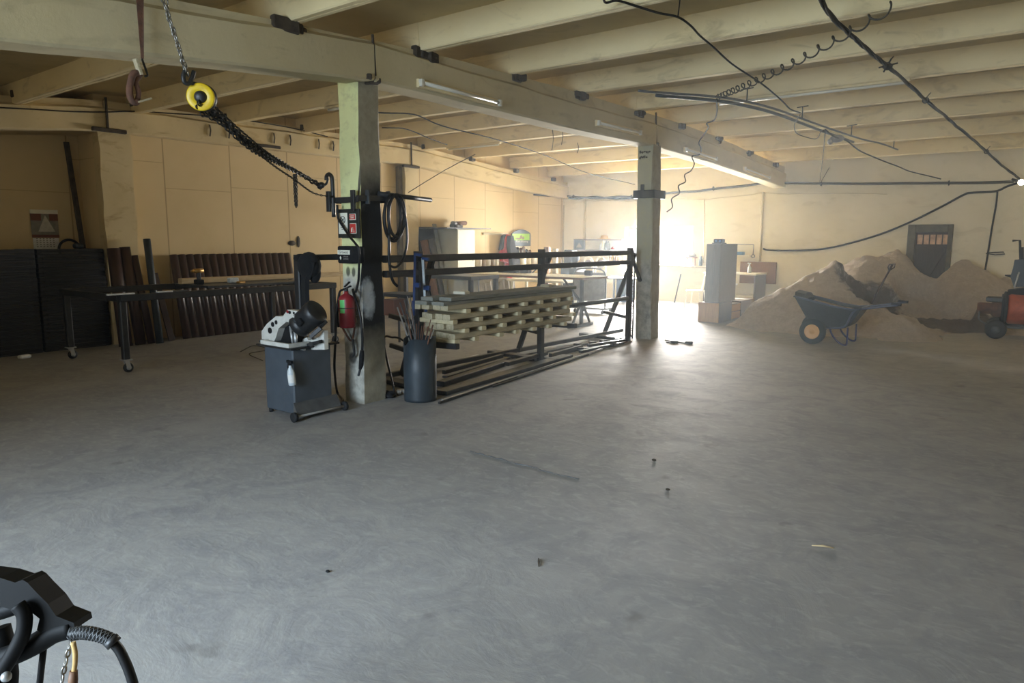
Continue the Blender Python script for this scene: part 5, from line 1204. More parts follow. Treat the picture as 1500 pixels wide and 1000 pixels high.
for q in (.45, .72):
    k = MB(); k.lathe([(0, -.004), (.022, -.004), (.022, .004), (0, .004)], (ua+(ub-ua)*q, yF+.176, zu+.055), (0, 1, 0), 14); k.build('dial', 'screen', rdo)
# drawer box and dark box behind
sx = xb-.02; ya_, yb2, yc_ = yB+.04, PX(1084, 465, sx).y, PX(1103, 460, sx).y
zd = PX(1085, 441, sx).z
db = thing('drawer_box', (sx-.2, (ya_+yb2)/2, 0), 'pair of small oak drawers behind the low oak cabinet', 'drawers')
k = MB(); k.box((sx-.45, ya_, 0), (sx-.018, yb2, zd-.03), .003); k.build('carcass', 'grey_laminate', db)
for q in (0, 1):
    k = MB(); h_ = (zd-.04)/2; k.box((sx-.017, ya_+.004, .012+q*h_), (sx, yb2-.004, q*h_+h_-.004), .003); k.build('drawer', 'oak_veneer', db)
k = MB(); k.box((sx-.45, yb2+.015, 0), (sx, yc_, zd), .004); tag(k.build('dark_cupboard', 'grey_laminate'), 'low dark cupboard right of the small oak drawers', 'cupboard')
pb = PX(1078, 425, sx-.2)
fa = thing('white_pump_bottle', (sx-.22, (ya_+yb2)/2+.2, zd-.028), 'white bottle standing on the small oak drawers', 'bottle')
k = MB(); k.lathe([(0, 0), (.05, 0), (.055, .02), (.05, .2), (.02, .27), (.018, .34), (0, .34)], (sx-.22, (ya_+yb2)/2+.2, zd-.028), seg=14); k.build('bottle', 'paper', fa)
k = MB(); k.bar((sx-.22, (ya_+yb2)/2+.2, zd+.31), (sx-.10, (ya_+yb2)/2+.3, zd+.36), .025, .03); k.build('spout', 'paper', fa)
# desk with a dark end panel by the back wall
yd0, yd1 = 16.95, 17.75; dxp = PY(1121, 430, yd1).x
dx1 = PY(1094, 420, yd0).x; zdk = PY(1094, 403, yd0).z
xr_ = max(dx1, dxp)
dk_ = thing('desk', (xr_-.6, 17.35, 0), 'pale-topped desk with a dark end panel near the back wall', 'desk')
k = MB(); k.box((xr_-1.3, yd0-.02, zdk-.0), (xr_+.02, yd1+.02, zdk+.04), .004); k.build('desk_top', 'off_white', dk_)
k = MB(); k.box((xr_-.03, yd0, 0), (xr_, yd1, zdk)); k.build('end_panel', 'grey_laminate', dk_)
k = MB(); k.box((xr_-1.28, yd0, 0), (xr_-1.25, yd1, zdk)); k.build('end_panel', 'grey_laminate', dk_)
k = MB(); k.box((xr_-.55, yd0+.1, .3), (xr_-.03, yd1, .33)); k.build('inner_shelf', 'off_white', dk_)
p = PY(1100, 398, 17.3)
sb2 = thing('spray_bottle', (p.x-.04, 17.3, zdk+.042), 'white spray bottle standing on the desk by the back wall', 'spray bottle')
k = MB(); k.lathe([(0, 0), (.045, 0), (.05, .02), (.045, .12), (.02, .18), (.016, .22), (0, .22)], (p.x-.04, 17.3, zdk+.042), seg=14); k.build('bottle', 'plastic_white', sb2)
k = MB(); k.bar((p.x-.09, 17.3, zdk+.275), (p.x-.01, 17.3, zdk+.27), .03, .03); k.build('trigger_head', 'plastic_white', sb2)
a, b = PY(1085, 383, BY-.06), PY(1136, 416, BY-.06)
k = MB(); k.bar((a.x, BY-.06, (a.z+b.z)/2), (b.x, BY-.06, (a.z+b.z)/2), .04, a.z-b.z); tag(k.build('brown_board', 'wood_brown'), 'reddish brown board propped on the back wall behind the desk', 'board')
q = PY(1076, 372, BY-.1); q2 = PY(1104, 358, BY-.1)
wb_ = thing('wall_rack', ((q.x+q2.x)/2, BY-.1, q.z), 'small pale rack with a bar on the back wall above the desk', 'rack')
k = MB(); k.box((q.x, BY-.2, q.z-.05), (q2.x-.05, BY-.003, q.z-.02)); k.build('shelf', 'off_white', wb_)
k = MB(); k.tube([V((q.x, BY-.1, q2.z)), V((q2.x, BY-.1, q2.z)), V((q2.x, BY-.1, q2.z-.25))], .012, 6); k.build('bar', 'grey_steel', wb_)
k = MB(); k.torus((q2.x+.0, BY-.1, q2.z-.29), .04, .01, (0, 1, 0), 14, 6); k.build('hook', 'grey_steel', wb_)
k = MB(); k.box((q.x+.02, BY-.18, q.z-.018), (q.x+.25, BY-.04, q.z+.06), .01); tag(k.build('blue_box', 'screen'), 'small blue box on the rack above the desk', 'box')

# ------------------------------------------------------------------ sand heap along the back wall
def hgt(x, y):
    def cone(cx, cy, h, s, ex=1.0): return h-s*math.hypot((x-cx)*ex, y-cy)
    v = max(cone(-3.42, 15.05, 1.26, .62), cone(-3.05, 16.7, 1.30, .52), cone(-2.72, 17.35, 1.48, .52), cone(-2.35, 17.6, 1.3, .5), cone(-3.25, 17.3, 1.36, .5), cone(-1.5, 17.3, 1.3, .62, .95), cone(-.75, 17.7, .95, .6), cone(-2.0, 13.75, .36, .55), cone(-2.35, 13.9, .36, .5), cone(-4.0, 14.6, .85, .55), cone(-.4, 16.2, .5, .45))
    n = mnoise.noise((x*1.3, y*1.3, 0))*.07+mnoise.noise((x*4.5, y*4.5, 3))*.03+mnoise.noise((x*8, y*8, 7))*.045+mnoise.noise((x*27, y*27, 9))*.012
    # dug out hollows with steep faces
    def dig(cx, cy, r_, dep):
        d = math.hypot(x-cx, y-cy)+.12*mnoise.noise((x*3, y*3, 11)); return max(0.0, min(1.0, (r_-d)/.16))*dep
    cut = max(dig(-2.6, 15.05, .76, .95), dig(-1.75, 15.7, .75, .55), dig(-2.05, 16.3, .55, .45), dig(-1.2, 14.9, .7, .35))
    # low in front of the door
    dm_ = math.exp(-((x-(-2.08))/.30)**2-((y-17.9)/.8)**2)*.66
    h = v+n
    if h > .03: h = max(h-cut-dm_, min(h, .10+.25*math.exp(-((y-18)/1.5)**2)+n))
    if y > 13.3: h *= max(0, min(1, (x+5.12)/.35))
    if x > -1.25: h *= max(0, min(1, (y-15.25)/.45+max(0, (-1.05-x)/.2)))
    return h-.012
xs0, xs1, ys0, ys1, st_ = -5.9, .9, 12.2, 17.98, .034
nx, ny = int((xs1-xs0)/st_), int((ys1-ys0)/st_)
k = MB(); grid = {}
H_ = [[hgt(xs0+i*st_, ys0+j*st_) for j in range(ny+1)] for i in range(nx+1)]
def gv(i, j):
    if (i, j) not in grid: grid[(i, j)] = k.bm.verts.new((xs0+i*st_, min(ys0+j*st_, BY-.02), max(H_[i][j], -.01)))
    return grid[(i, j)]
for i in range(nx):
    for j in range(ny):
        if max(H_[i][j], H_[i+1][j], H_[i][j+1], H_[i+1][j+1]) > 0:
            fce = k.bm.faces.new([gv(i, j), gv(i+1, j), gv(i+1, j+1), gv(i, j+1)]); fce.smooth = True
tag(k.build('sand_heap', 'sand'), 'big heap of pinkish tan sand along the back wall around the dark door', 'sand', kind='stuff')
# shovel stuck in the sand
a, b = PY(1307, 388, 15.0), PY(1272, 452, 14.6)
sv = thing('shovel', b, 'long-handled shovel stuck in the sand heap left of the door', 'shovel')
k = MB(); k.cyl(b, a, .018, seg=10); k.build('shaft', 'door_wood', sv)
d = (a-b).normalized(); s_ = V((.8, .2, -.5)).normalized()
k = MB(); k.tube([a-d*.12, a-d*.05+V((-.05, 0, .0)), a+V((-.05, 0, .01)), a+V((.05, 0, .02)), a-d*.05+V((.055, 0, .0)), a-d*.12], .013, 6); k.build('handle', 'door_wood', sv)
k = MB(); k.prism([b+V((-.1, 0, .06)), b+V((.1, .02, .06)), b+V((.06, -.02, -.2)), b+V((0, -.03, -.27)), b+V((-.07, -.02, -.2))], (0, .01, 0)); k.build('blade', 'dark_grey_steel', sv)

# ------------------------------------------------------------------ wheelbarrow
wy0, wy1 = 12.02, 12.68
wbr = thing('wheelbarrow', (-2.7, 12.3, 0), 'dark green two-wheeled wheelbarrow with tan wheel hubs in front of the sand', 'wheelbarrow')
ym = (wy0+wy1)/2
def Pn(x, y): return PY(x, y, wy0)
rim = [(1163.5, 434), (1180, 438), (1200, 443), (1222, 449), (1245, 453), (1262, 452.5)]
bot = [(1181, 470), (1190, 478), (1205, 481), (1222, 481), (1236, 481), (1243, 477)]
k = MB(); inn = .012; rows = []
top_n = [Pn(*p) for p in rim]; bot_n = [Pn(*p)+V((0, .09, 0)) for p in bot]
top_f = [V((p.x, wy1, p.z)) for p in top_n]; bot_f = [V((p.x, wy1-.09, p.z)) for p in bot_n]
n = len(rim)
def face(k, pts): 
    f = k.bm.faces.new([k.bm.verts.new(p) for p in pts]); return f
def shell(k, sh):
    c_ = V(((top_n[0].x+top_n[-1].x)/2, ym, top_n[2].z))
    def S(p): return p+(c_-p).normalized()*sh if sh else p
    for A, B in ((top_n, bot_n), (top_f, bot_f)):
        for i in range(n-1): face(k, [S(A[i]), S(A[i+1]), S(B[i+1]), S(B[i])])
    for i in range(n-1): face(k, [S(bot_n[i]), S(bot_n[i+1]), S(bot_f[i+1]), S(bot_f[i])])
    face(k, [S(top_n[0]), S(bot_n[0]), S(bot_f[0]), S(top_f[0])]); face(k, [S(top_n[-1]), S(bot_n[-1]), S(bot_f[-1]), S(top_f[-1])])
shell(k, 0); shell(k, .02)
bmesh.ops.remove_doubles(k.bm, verts=k.bm.verts, dist=.0005)
tub = k.build('tub', 'barrow_green', wbr)
k = MB(); lip = top_n+top_f[::-1]; k.tube(lip, .016, 8, True)
# raised nose of the tub
k.build('rim', 'barrow_tube', tub)
k = MB(); nz = [top_n[0]+V((0, .02, 0)), top_n[0]+V((-.02, .12, .07)), V((top_n[0].x-.02, ym, top_n[0].z+.09)), top_f[0]+V((-.02, -.12, .07)), top_f[0]+V((0, -.02, 0))]
k.hexa(nz, [p+V((.15, 0, -.03)) for p in nz]); k.build('nose_lip', 'barrow_green', tub)
for nm_, y, dx in (('wheel', wy0-.06, 0), ('wheel', wy1+.02, .02)):
    wc_ = PY(1190, 488, y); wr_ = .205; c_ = V((wc_.x+dx, y, wr_+.0))
    k = MB(); k.lathe([(wr_*.52, -.045), (wr_*.8, -.05), (wr_*.95, -.04), (wr_, -.015), (wr_, .015), (wr_*.95, .04), (wr_*.8, .05), (wr_*.52, .045)], c_, (0, 1, 0), 30); wo = k.build('tyre', 'tyre', wbr)
    k = MB(); k.lathe([(0, -.05), (.02, -.05), (.025, -.03), (wr_*.3, -.03), (wr_*.5, -.046), (wr_*.58, -.046), (wr_*.58, .046), (wr_*.5, .046), (wr_*.3, .03), (0, .03)], c_, (0, 1, 0), 26); k.build('hub', 'tan_rim', wo)
k = MB(); w0 = PY(1190, 488, wy0); k.cyl((w0.x, wy0-.02, .205), (w0.x+.02, wy1-.02, .205), .014); k.bar((w0.x, wy0+.1, .21), (Pn(1210, 481).x, wy0+.12, Pn(1210, 481).z), .03, .03); k.bar((w0.x, wy1-.1, .21), (Pn(1210, 481).x, wy1-.12, Pn(1210, 481).z), .03, .03); k.build('axle_frame', 'barrow_tube', wbr)
for y, nm_ in ((wy0+.02, 'handle'), (wy1-.02, 'handle')):
    dz_ = 0 if y < ym else .0
    P_ = [PY(x, yy, wy0) for x, yy in ((1212, 480.5), (1236, 479), (1246, 462), (1254, 454), (1270, 452), (1296, 449), (1318, 446.5))]
    k = MB(); k.tube(smooth([V((p.x, y, p.z)) for p in P_], 4), .016, 8); h_ = k.build(nm_, 'barrow_tube', wbr)
    e = V((P_[-1].x, y, P_[-1].z)); k = MB(); k.cyl(e-V((.12, 0, -.01))*1, e+V((.02, 0, .0)), .021, seg=10); k.build('grip', 'rubber', h_)
    L_ = [PY(x, yy, wy0) for x, yy in ((1214, 481), (1218, 492), (1226, 502), (1234, 507), (1239, 506), (1240, 495), (1241, 481))]
    off = min(0, .02-min(p.z for p in L_)); zmin = min(p.z for p in L_)
    k = MB(); k.tube(smooth([V((p.x, y+.02, p.z-zmin*(1-(p.z-zmin)/max(.01, L_[0].z-zmin))+.014)) for p in L_], 4), .014, 8); k.build('leg', 'barrow_blue', wbr)
# mortar left in the tub
k = MB(); pts = [lerp(p, V((p.x, ym, p.z)), .12)+V((0, 0, -.06)) for p in top_n[1:-1]]; pf = [V((p.x, 2*ym-p.y, p.z)) for p in pts]
for i in range(len(pts)-1): face(k, [pts[i], pts[i+1], pf[i+1]+V((0, 0, .02)), pf[i]+V((0, 0, .02))])
tag(k.build('tub_load', 'sand'), 'thin layer of sand lying in the wheelbarrow tub', 'sand', kind='stuff')

# ------------------------------------------------------------------ mortar machine at the right edge
mm = thing('mixing_machine', (-.1, 14.9, 0), 'orange and black mixing machine on wheels at the right edge by the sand', 'machine')
ymx = 14.9
c0, c1 = PY(1474, 451, ymx), PY(1474, 451, ymx)+V((.95, .1, 0))
k = MB(); rr_ = .27; k.lathe([(0, 0), (rr_*.85, 0), (rr_, .04), (rr_, .85), (rr_*.85, .9), (0, .9)], c0, (1, .1, 0), 26); k.build('drum', 'orange_paint', mm)
k = MB(); k.lathe([(rr_*.9, -.03), (rr_*1.06, -.02), (rr_*1.06, .02), (rr_*.9, .03)], c0+V((-.02, 0, 0)), (1, .1, 0), 26); k.lathe([(0, -.06), (rr_*.9, -.05), (rr_*.9, .0), (0, .0)], c0+V((-.02, 0, 0)), (1, .1, 0), 26); k.build('end_ring', 'black_matte', mm)
g0 = PY(1431, 455, ymx)
k = MB(); k.lathe([(0, 0), (.09, 0), (.10, .03), (.10, .2), (.15, .24), (.15, .46), (.17, .5), (.17, .6)], V((g0.x, ymx, c0.z-.02)), (1, .1, 0), 20); k.build('motor', 'rust', mm)
k = MB(); k.box((g0.x+.12, ymx-.12, c0.z+.1), (g0.x+.55, ymx+.1, c0.z+.19), .02); k.build('motor_cover', 'black_steel', mm)
fz = PY(1460, 476, ymx).z
k = MB(); k.bar((g0.x+.15, ymx-.22, fz), (c1.x+.2, ymx-.15, fz), .05, .05); k.bar((g0.x+.15, ymx+.25, fz), (c1.x+.2, ymx+.3, fz), .05, .05); k.bar((g0.x+.2, ymx-.25, fz), (g0.x+.2, ymx+.3, fz), .05, .05); k.build('chassis', 'black_steel', mm)
k = MB(); k.tube(smooth([V((g0.x+.05, ymx-.2, c0.z-.06)), V((g0.x+.06, ymx-.2, fz+.1)), V((g0.x+.2, ymx-.22, fz+.02))]), .012); k.build('guard', 'grey_steel', mm)
for y in (ymx-.3, ymx+.33):
    wc_ = PY(1458, 487, y); k = MB(); rw = max(.13, wc_.z+.02); c_ = V((wc_.x, y, .16)); k.lathe([(.07, -.04), (.13, -.04), (.16, -.02), (.16, .02), (.13, .04), (.07, .04)], c_, (0, 1, 0), 24); wo = k.build('wheel', 'rubber', mm)
    k = MB(); k.lathe([(0, -.03), (.075, -.03), (.075, .03), (0, .03)], c_, (0, 1, 0), 18); k.build('hub', 'grey_steel', wo)
k = MB(); k.cyl((c1.x, ymx-.1, 0), (c1.x, ymx-.1, fz), .03); k.build('prop_leg', 'black_steel', mm)
hx0, hx1 = PY(1479, 430, ymx), PY(1481, 360, ymx)
k = MB(); pz = [PY(x, y, ymx-.1) for x, y in ((1477, 432), (1476, 425), (1500, 422), (1560, 422), (1560, 434))]; k.prism(pz, (0, .35, 0)); k.build('saddle', 'black_matte', mm)
k = MB(); k.prism([PY(x, y, ymx-.1) for x, y in ((1485, 420), (1480, 405), (1484, 392), (1486, 381), (1495, 380), (1540, 378), (1545, 420))], (0, .4, 0)); k.bevel(.02); k.build('hopper', 'bin_steel', mm)
k = MB(); k.tube([PY(1483, 352.5, ymx), PY(1494, 352, ymx), PY(1495, 382, ymx)], .022, 6); k.bar(PY(1497, 362, ymx), PY(1497.5, 385, ymx), .05, .05, (0, 1, 0)); k.build('crank', 'black_matte', mm)
k = MB(); k.cyl(PY(1472, 403, ymx), PY(1486, 405, ymx), .01, .035, 10); k.build('nozzle', 'black_matte', mm)
k = MB(); k.cyl(PY(1493, 398, ymx-.12), PY(1486, 421, ymx-.12), .012, seg=8); k.build('lever', 'bright_steel', mm)
# ------------------------------------------------------------------ lights, cables and pipes overhead
def fluoro(x0, y0, x1, y1, label, X=BX1+.0, tilt=0):
    a, b = PX(x0, y0, X+.03), PX(x1, y1, X+.03); a.x = b.x = X
    zm_ = (a.z+b.z)/2; a.z = zm_+.5*(zb(a.y)-zb(b.y)); b.z = zm_-.5*(zb(a.y)-zb(b.y))
    t = thing('fluorescent_light', lerp(a, b, .5), label, 'light', 'fluorescent lights on the main beam')
    k = MB(); k.bar(a+V((.022, 0, 0)), b+V((.022, 0, 0)), .04, .085); k.build('housing', 'rib_wash', t)
    k = MB(); k.cyl(a+V((.06, .05, 0)), b+V((.06, -.05, 0)), .019, seg=10); k.build('tube', 'tube_white', t)
    for p, s_ in ((a, 1), (b, -1)):
        k = MB(); k.box((p.x+.03, p.y+.0 if s_ > 0 else p.y-.04, p.z-.035), (p.x+.08, p.y+.04 if s_ > 0 else p.y, p.z+.035), .004); k.build('end_cap', 'tube_white', t)
fluoro(613, 124, 731, 149, 'unlit fluorescent light on the main beam just right of the near column')
fluoro(874, 181, 937, 194, 'unlit fluorescent light on the main beam just left of the far column')
fluoro(1003, 219, 1048, 233, 'unlit fluorescent light on the main beam first right of the far column')
fluoro(1090, 247, 1126, 260, 'unlit fluorescent light at the far end of the main beam')
def batten(x0, y0, x1, y1, z, label):
    a, b = PZ(x0, y0, z), PZ(x1, y1, z); ry = min(RIBY, key=lambda v: abs(v-(a.y+b.y)/2)); zr = zt(ry)
    k0 = (zr-.035-CAM_H)/(z-CAM_H); a = PZ(x0, y0, zr-.03); b = PZ(x1, y1, zr-.03); a.y = b.y = ry
    a.x = PY(x0, y0, ry).x; b.x = PY(x1, y1, ry).x
    t = thing('batten_light', lerp(a, b, .5), label, 'light')
    k = MB(); k.bar(a+V((0, 0, .014)), b+V((0, 0, .014)), .06, .03); k.build('housing', 'rib_wash', t)
    k = MB(); k.cyl(a+V((.05, 0, -.018)), b+V((-.05, 0, -.018)), .018, seg=10); k.build('tube', 'tube_white', t)
batten(1050, 137, 1335, 100, 3.63, 'long slim white tube light under a ceiling rib above the coiled cable')
batten(655, 213, 733, 206, 3.63, 'slim white tube light under a ceiling rib left of the main beam')
batten(478, 168, 500, 165, 3.63, 'short pale tube light under a rib just left of the near column')

def cable(name, pts, r_, material, label, cat='cable', n=6, seg=7):
    k = MB(); k.tube(smooth(pts, n), r_, seg); return tag(k.build(name, material), label, cat)
# bundle of cables slung under the ribs on the right, with ties
def Zr(x, y, z): return PZ(x, y, z)
main = [(1192, -20), (1215, 20), (1240, 46), (1262, 65), (1285, 85), (1300, 97), (1330, 122), (1356, 147), (1385, 170), (1400, 184), (1425, 204), (1445, 222), (1465, 240), (1482, 253), (1493, 262)]
mp_ = []
for i, (x, y) in enumerate(main):
    t = i/(len(main)-1); zl_ = PY(1496, 267, 17.2).z+.02
    mp_.append(PZ(x, y, 3.56-.06*t if t < .5 else 3.53+(zl_-3.53)*((t-.5)/.5)**2.2))
tw = thing('cable_bundle', mp_[7], 'twisted bundle of dark cables running under the ceiling ribs towards the lamp', 'cable')
r = random.Random(12)
for j in range(3):
    pts = smooth(mp_, 5); n = len(pts); ph = 2.1*j
    pts = [p+V((math.sin(i*.55+ph)*.013+r.uniform(-.004, .004), 0, math.cos(i*.55+ph)*.013)) for i, p in enumerate(pts)]
    k = MB(); k.tube(pts, (.013, .011, .009)[j], 6); k.build('cable', ('cable_grey', 'cable_black', 'cable_grey')[j], tw)
for (x, y) in ((1300, 92), (1356, 142), (1452, 228)):
    i = min(range(len(main)), key=lambda q: abs(main[q][0]-x)); p = mp_[i]
    k = MB(); k.torus(p, .035, .01, (0, 1, -.1), 12, 6); k.tube([p+V((0, 0, .03)), p+V((.05, .02, .1))], .006, 5); k.build('tie', 'cable_black', tw)
k = MB(); k.ball(mp_[5], .042, 10, (1.3, 1, .8)); k.tube([mp_[5]+V((-.08, -.03, -.01)), mp_[5]+V((.09, .05, .03))], .009, 6); k.tube([mp_[5]+V((-.04, .03, -.05)), mp_[5]+V((.04, -.03, .07))], .009, 6); k.build('splice', 'cable_black', tw)
# coiled cable
c0_, c1_ = PZ(1052, 142, 3.36), PX(1314, 6, -1.2)
a, b = PZ(1052, 142, 3.45), PZ(1313, 6, 3.52)
turns = 20; pts = []
for i in range(turns*10+1):
    t = i/(turns*10); t2 = t**1.25
    # loops crowd together towards the far end
    cpos = lerp(a, b, t); cpos.z -= .05*math.sin(PI*t)
    w_ = .036+.006*t; an = 2*PI*turns*(t**.6); d = (b-a).normalized(); x_ = d.cross(V((0, 0, 1))).normalized(); y_ = d.cross(x_)
    pts.append(cpos+x_*(w_*math.cos(an))+y_*(w_*math.sin(an)))
k = MB(); k.tube(pts, .008, 6); tag(k.build('coiled_cable', 'cable_grey'), 'dark coiled cable stretched across the ceiling on the right', 'cable')
cable('ceiling_wire', [PZ(x, y, 3.57) for x, y in ((884, -2), (888, 4), (905, 1), (935, 10), (965, 19), (993, 25), (1012, 38), (1025, 52), (1046, 70), (1070, 92), (1092, 107), (1112, 120))]+[PZ(x, y, 3.56-.01*i) for i, (x, y) in enumerate(((1130, 134), (1148, 150), (1158, 160), (1172, 165)))], .010, 'cable_black', 'dark wire wandering from the top of the ceiling to the metal rods')
cable('tie_wire', [PZ(993, 25, 3.57), PZ(993, 25, 3.57)+V((.02, .02, .3))], .006, 'cable_black', 'short vertical wire holding the wandering dark ceiling wire', 'wire')
# pair of conduit rods on hangers
cn = thing('conduit_rods', PZ(1170, 168, 3.45), 'pair of grey conduit rods hung on small brackets under the ceiling', 'conduit')
rz = [(935, 133), (985, 137), (1047, 141.5), (1090, 148), (1140, 161), (1200, 183), (1260, 203), (1290, 210), (1315, 219)]
def rodp(x, y, t): return PZ(x, y, 3.47-.02*t)
n = len(rz)
k = MB(); k.tube(smooth([rodp(x, y, i/(n-1)) for i, (x, y) in enumerate(rz)], 5), .016, 8); k.build('rod', 'grey_steel', cn)
k = MB(); k.tube(smooth([rodp(x-2, y+5, (i+1)/(n-1)) for i, (x, y) in enumerate(((963, 134.5), (1047, 142), (1090, 149), (1140, 162), (1200, 184.5), (1252, 203)))], 5), .022, 8); k.build('rod', 'dark_grey_steel', cn)
for (x, y, t) in ((1094, 149, .38), (1175, 173, .55), (1247, 198, .72), (1309, 216, .97)):
    p = rodp(x, y, t); k = MB(); k.bar(p, p+V((0, 0, .16)), .014, .014); k.bar(p+V((-.08, 0, .16)), p+V((.08, .0, .17)), .02, .012); k.build('hanger', 'cable_black', cn)
cable('hanging_wire', [PZ(x, y, 3.42) for x, y in ((1050, 145), (1050, 165), (1046, 176), (1035, 181), (1037, 188))]+[PX(x, y, BX1+.06) for x, y in ((1024, 208), (1027, 217), (1025, 226))]+[PX(x, y, -5.0) for x, y in ((1014, 229), (1017, 240), (1012, 250), (1003, 256), (1004, 266), (994, 272), (995, 283), (984, 291), (985, 303), (977, 310))], .010, 'cable_black', 'thin black wire hanging in loops in front of the main beam end')
cable('wire_loop', [PZ(x, y, 3.38) for x, y in ((1172, 168), (1164, 182), (1166, 194), (1178, 200), (1196, 203), (1203, 192), (1209, 190))], .007, 'cable_grey', 'thin wire loop hanging below the conduit rods', 'wire')
cable('drooping_wire', [PY(x, y, 12.0+.55*i) for i, (x, y) in enumerate(((1209, 190), (1222, 200), (1240, 206), (1258, 220), (1280, 230), (1300, 238), (1316, 244), (1330, 250), (1345, 254), (1362, 258), (1378, 262)))], .012, 'cable_grey', 'kinked wire running from the conduit rods down to the back wall cable')
k = MB(); q = PY(1226, 203, 12.8); k.ball(q, .09, 10, (1.3, .6, .7)); k.ball(q+V((-.1, 0, -.04)), .05, 8); tag(k.build('junction_box', 'tarp_grey'), 'greyish taped junction on the drooping wire below the conduit rods', 'junction')
cable('long_tie_rod', [PZ(1209, 191, 3.40), PY(1206, 225, 15.2), PY(1201, 266, BY-.1)], .009, 'cable_grey', 'thin straight rod hanging from the ceiling to the back wall cable', 'rod', 2)
cable('short_tie_rod', [PY(1215, 245, BY-.1), PY(1203, 266, BY-.1)], .007, 'cable_grey', 'short slanting wire beside the thin hanging rod', 'wire', 2)
# cables along the back wall
YB = BY-.07
wcab = thing('wall_cable', PY(1000, 280, YB), 'thick sagging cable run across the top of the back wall', 'cable')
k = MB(); k.tube(smooth([PY(x, y, YB) for x, y in ((828, 287), (850, 289), (880, 290), (905, 288), (930, 288), (985, 282), (1020, 280), (1050, 276), (1090, 272), (1120, 268), (1150, 268), (1200, 268.5), (1260, 269), (1320, 268.5), (1380, 268), (1440, 267.5), (1485, 266))], 5), .028, 8); k.build('cable', 'cable_grey', wcab)
k = MB(); k.tube(smooth([PX(782, 285, LW+.08), PX(800, 286.5, LW+.08), PY(826, 289, YB), PY(845, 291, YB), PY(870, 288, YB), PY(900, 291, YB), PY(935, 290, YB)], 5), .022, 8); k.build('cable', 'cable_black', wcab)
for x, y in ((840, 288), (925, 288.5), (1045, 276), (1203, 269), (1390, 268)):
    q = PY(x, y, YB); k = MB(); k.torus(q, .045, .012, (1, 0, 0), 12, 6); k.build('clip', 'cable_black', wcab)
cable('upper_wire', [PY(x, y, BY-.03) for x, y in ((858, 294), (880, 293), (940, 294), (990, 291), (1034, 292), (1050, 290), (1100, 285), (1118, 282), (1150, 284), (1220, 283), (1300, 284))], .008, 'pipe_cream', 'thin pale wire along the back wall below the thick cable', 'wire')
for (x0, y0, x1, y1, r_, lb) in ((857, 292, 856, 350, .035, 'pale vertical pipe on the back wall above the framed picture'), (1032, 292, 1031, 385, .014, 'thin pale vertical conduit on the back wall right of the window'), (1118, 281, 1113, 383, .028, 'pale vertical pipe on the back wall left of the black hose'), (826, 300, 824, 395, .02, 'thin vertical pipe in the far left corner')):
    k = MB(); k.cyl(PY(x0, y0, BY-.035), PY(x1, y1, BY-.035), r_, seg=10); tag(k.build('wall_pipe', 'pipe_cream'), lb, 'pipe')
# black hose along the wall and the lamp
cable('black_wall_hose', [PY(x, y, BY-.05) for x, y in ((1118, 364), (1124, 366), (1150, 367), (1190, 366), (1220, 362), (1260, 352), (1300, 339), (1340, 322), (1380, 302), (1412, 285), (1425, 282), (1458, 280), (1475, 273), (1490, 268))], .022, 'cable_black', 'black hose sweeping along the back wall from the pale pipe up to the lamp', 'hose')
cable('lamp_cord', [PY(x, y, BY-.06) for x, y in ((1461, 281), (1459, 300), (1452, 340), (1444, 390), (1435, 440))], .018, 'cable_black', 'dark cord hanging down the back wall right of the door', 'cord')
q = PY(1462, 372, BY-.04); 
k = MB(); k.tube([PY(1446, 370, BY-.03), PY(1470, 369, BY-.03), PY(1472, 372, BY-.03), PY(1458, 373, BY-.03), PY(1444, 371, BY-.03)], .012, 6); tag(k.build('wall_hook', 'cable_grey'), 'small bent metal hook on the back wall right of the hanging cord', 'hook')
lp = PY(1496, 267, 17.2)
lm = thing('work_lamp', lp, 'small lit white lamp at the end of the cable bundle by the back wall', 'lamp')
k = MB(); k.ball(lp, .055, 14, (1, 1, 1)); k.build('bulb', 'bulb', lm)
k = MB(); k.cyl(lp+V((-.06, 0, .03)), lp+V((-.16, 0, .07)), .03, .022, 10); k.build('socket', 'cable_black', lm)
# wires across the left bay
cable('bay_wire', [PX(500, 158, -5.9), PX(555, 165, -6.4), PX(608, 168, -6.9), PX(650, 185, -7.3), PX(730, 205, -7.9)]+[PY(800, 228, 13.5), PY(860, 253, 15.5), PY(930, 270, 17.5)], .009, 'cable_black', 'thin dark wire crossing the left bay under the ribs', 'wire')
cable('bay_wire', [PX(560, 187, -7.5), PX(595, 189, -8.0), PX(630, 203, -8.5), PX(655, 212, -9.0)], .008, 'cable_black', 'short thin wire in the left bay just right of the near column', 'wire')
cable('stay_wire', [PX(598, 282, LW+.25), PX(650, 250, LW+.9), PX(696, 226, -9.6)], .009, 'cable_grey', 'straight slanting wire from the far pilaster up to a ceiling rib', 'wire', 2)
for i, (x, y0, y1) in enumerate(((809, 187, 220), (823, 188, 212), (846, 209, 224))):
    cable('dangling_wire', [PX(x, y0, -6.6), PX(x+1.5, (y0+y1)/2, -6.6), PX(x-.5, y1, -6.6)], .006, 'cable_black', ['thin wire end dangling in the left bay, first from the left of three', 'thin wire end dangling in the left bay, middle of three', 'short wire end dangling in the left bay nearest the far column'][i], 'wire', 3)
cable('beam_wire', [PX(x, y, LW+.26) for x, y in ((0, 157.5), (50, 160), (100, 163), (150, 164), (200, 163), (250, 166), (330, 172), (420, 186), (480, 200))], .010, 'cable_black', 'dark wire running along the edge beam of the left wall', 'wire')
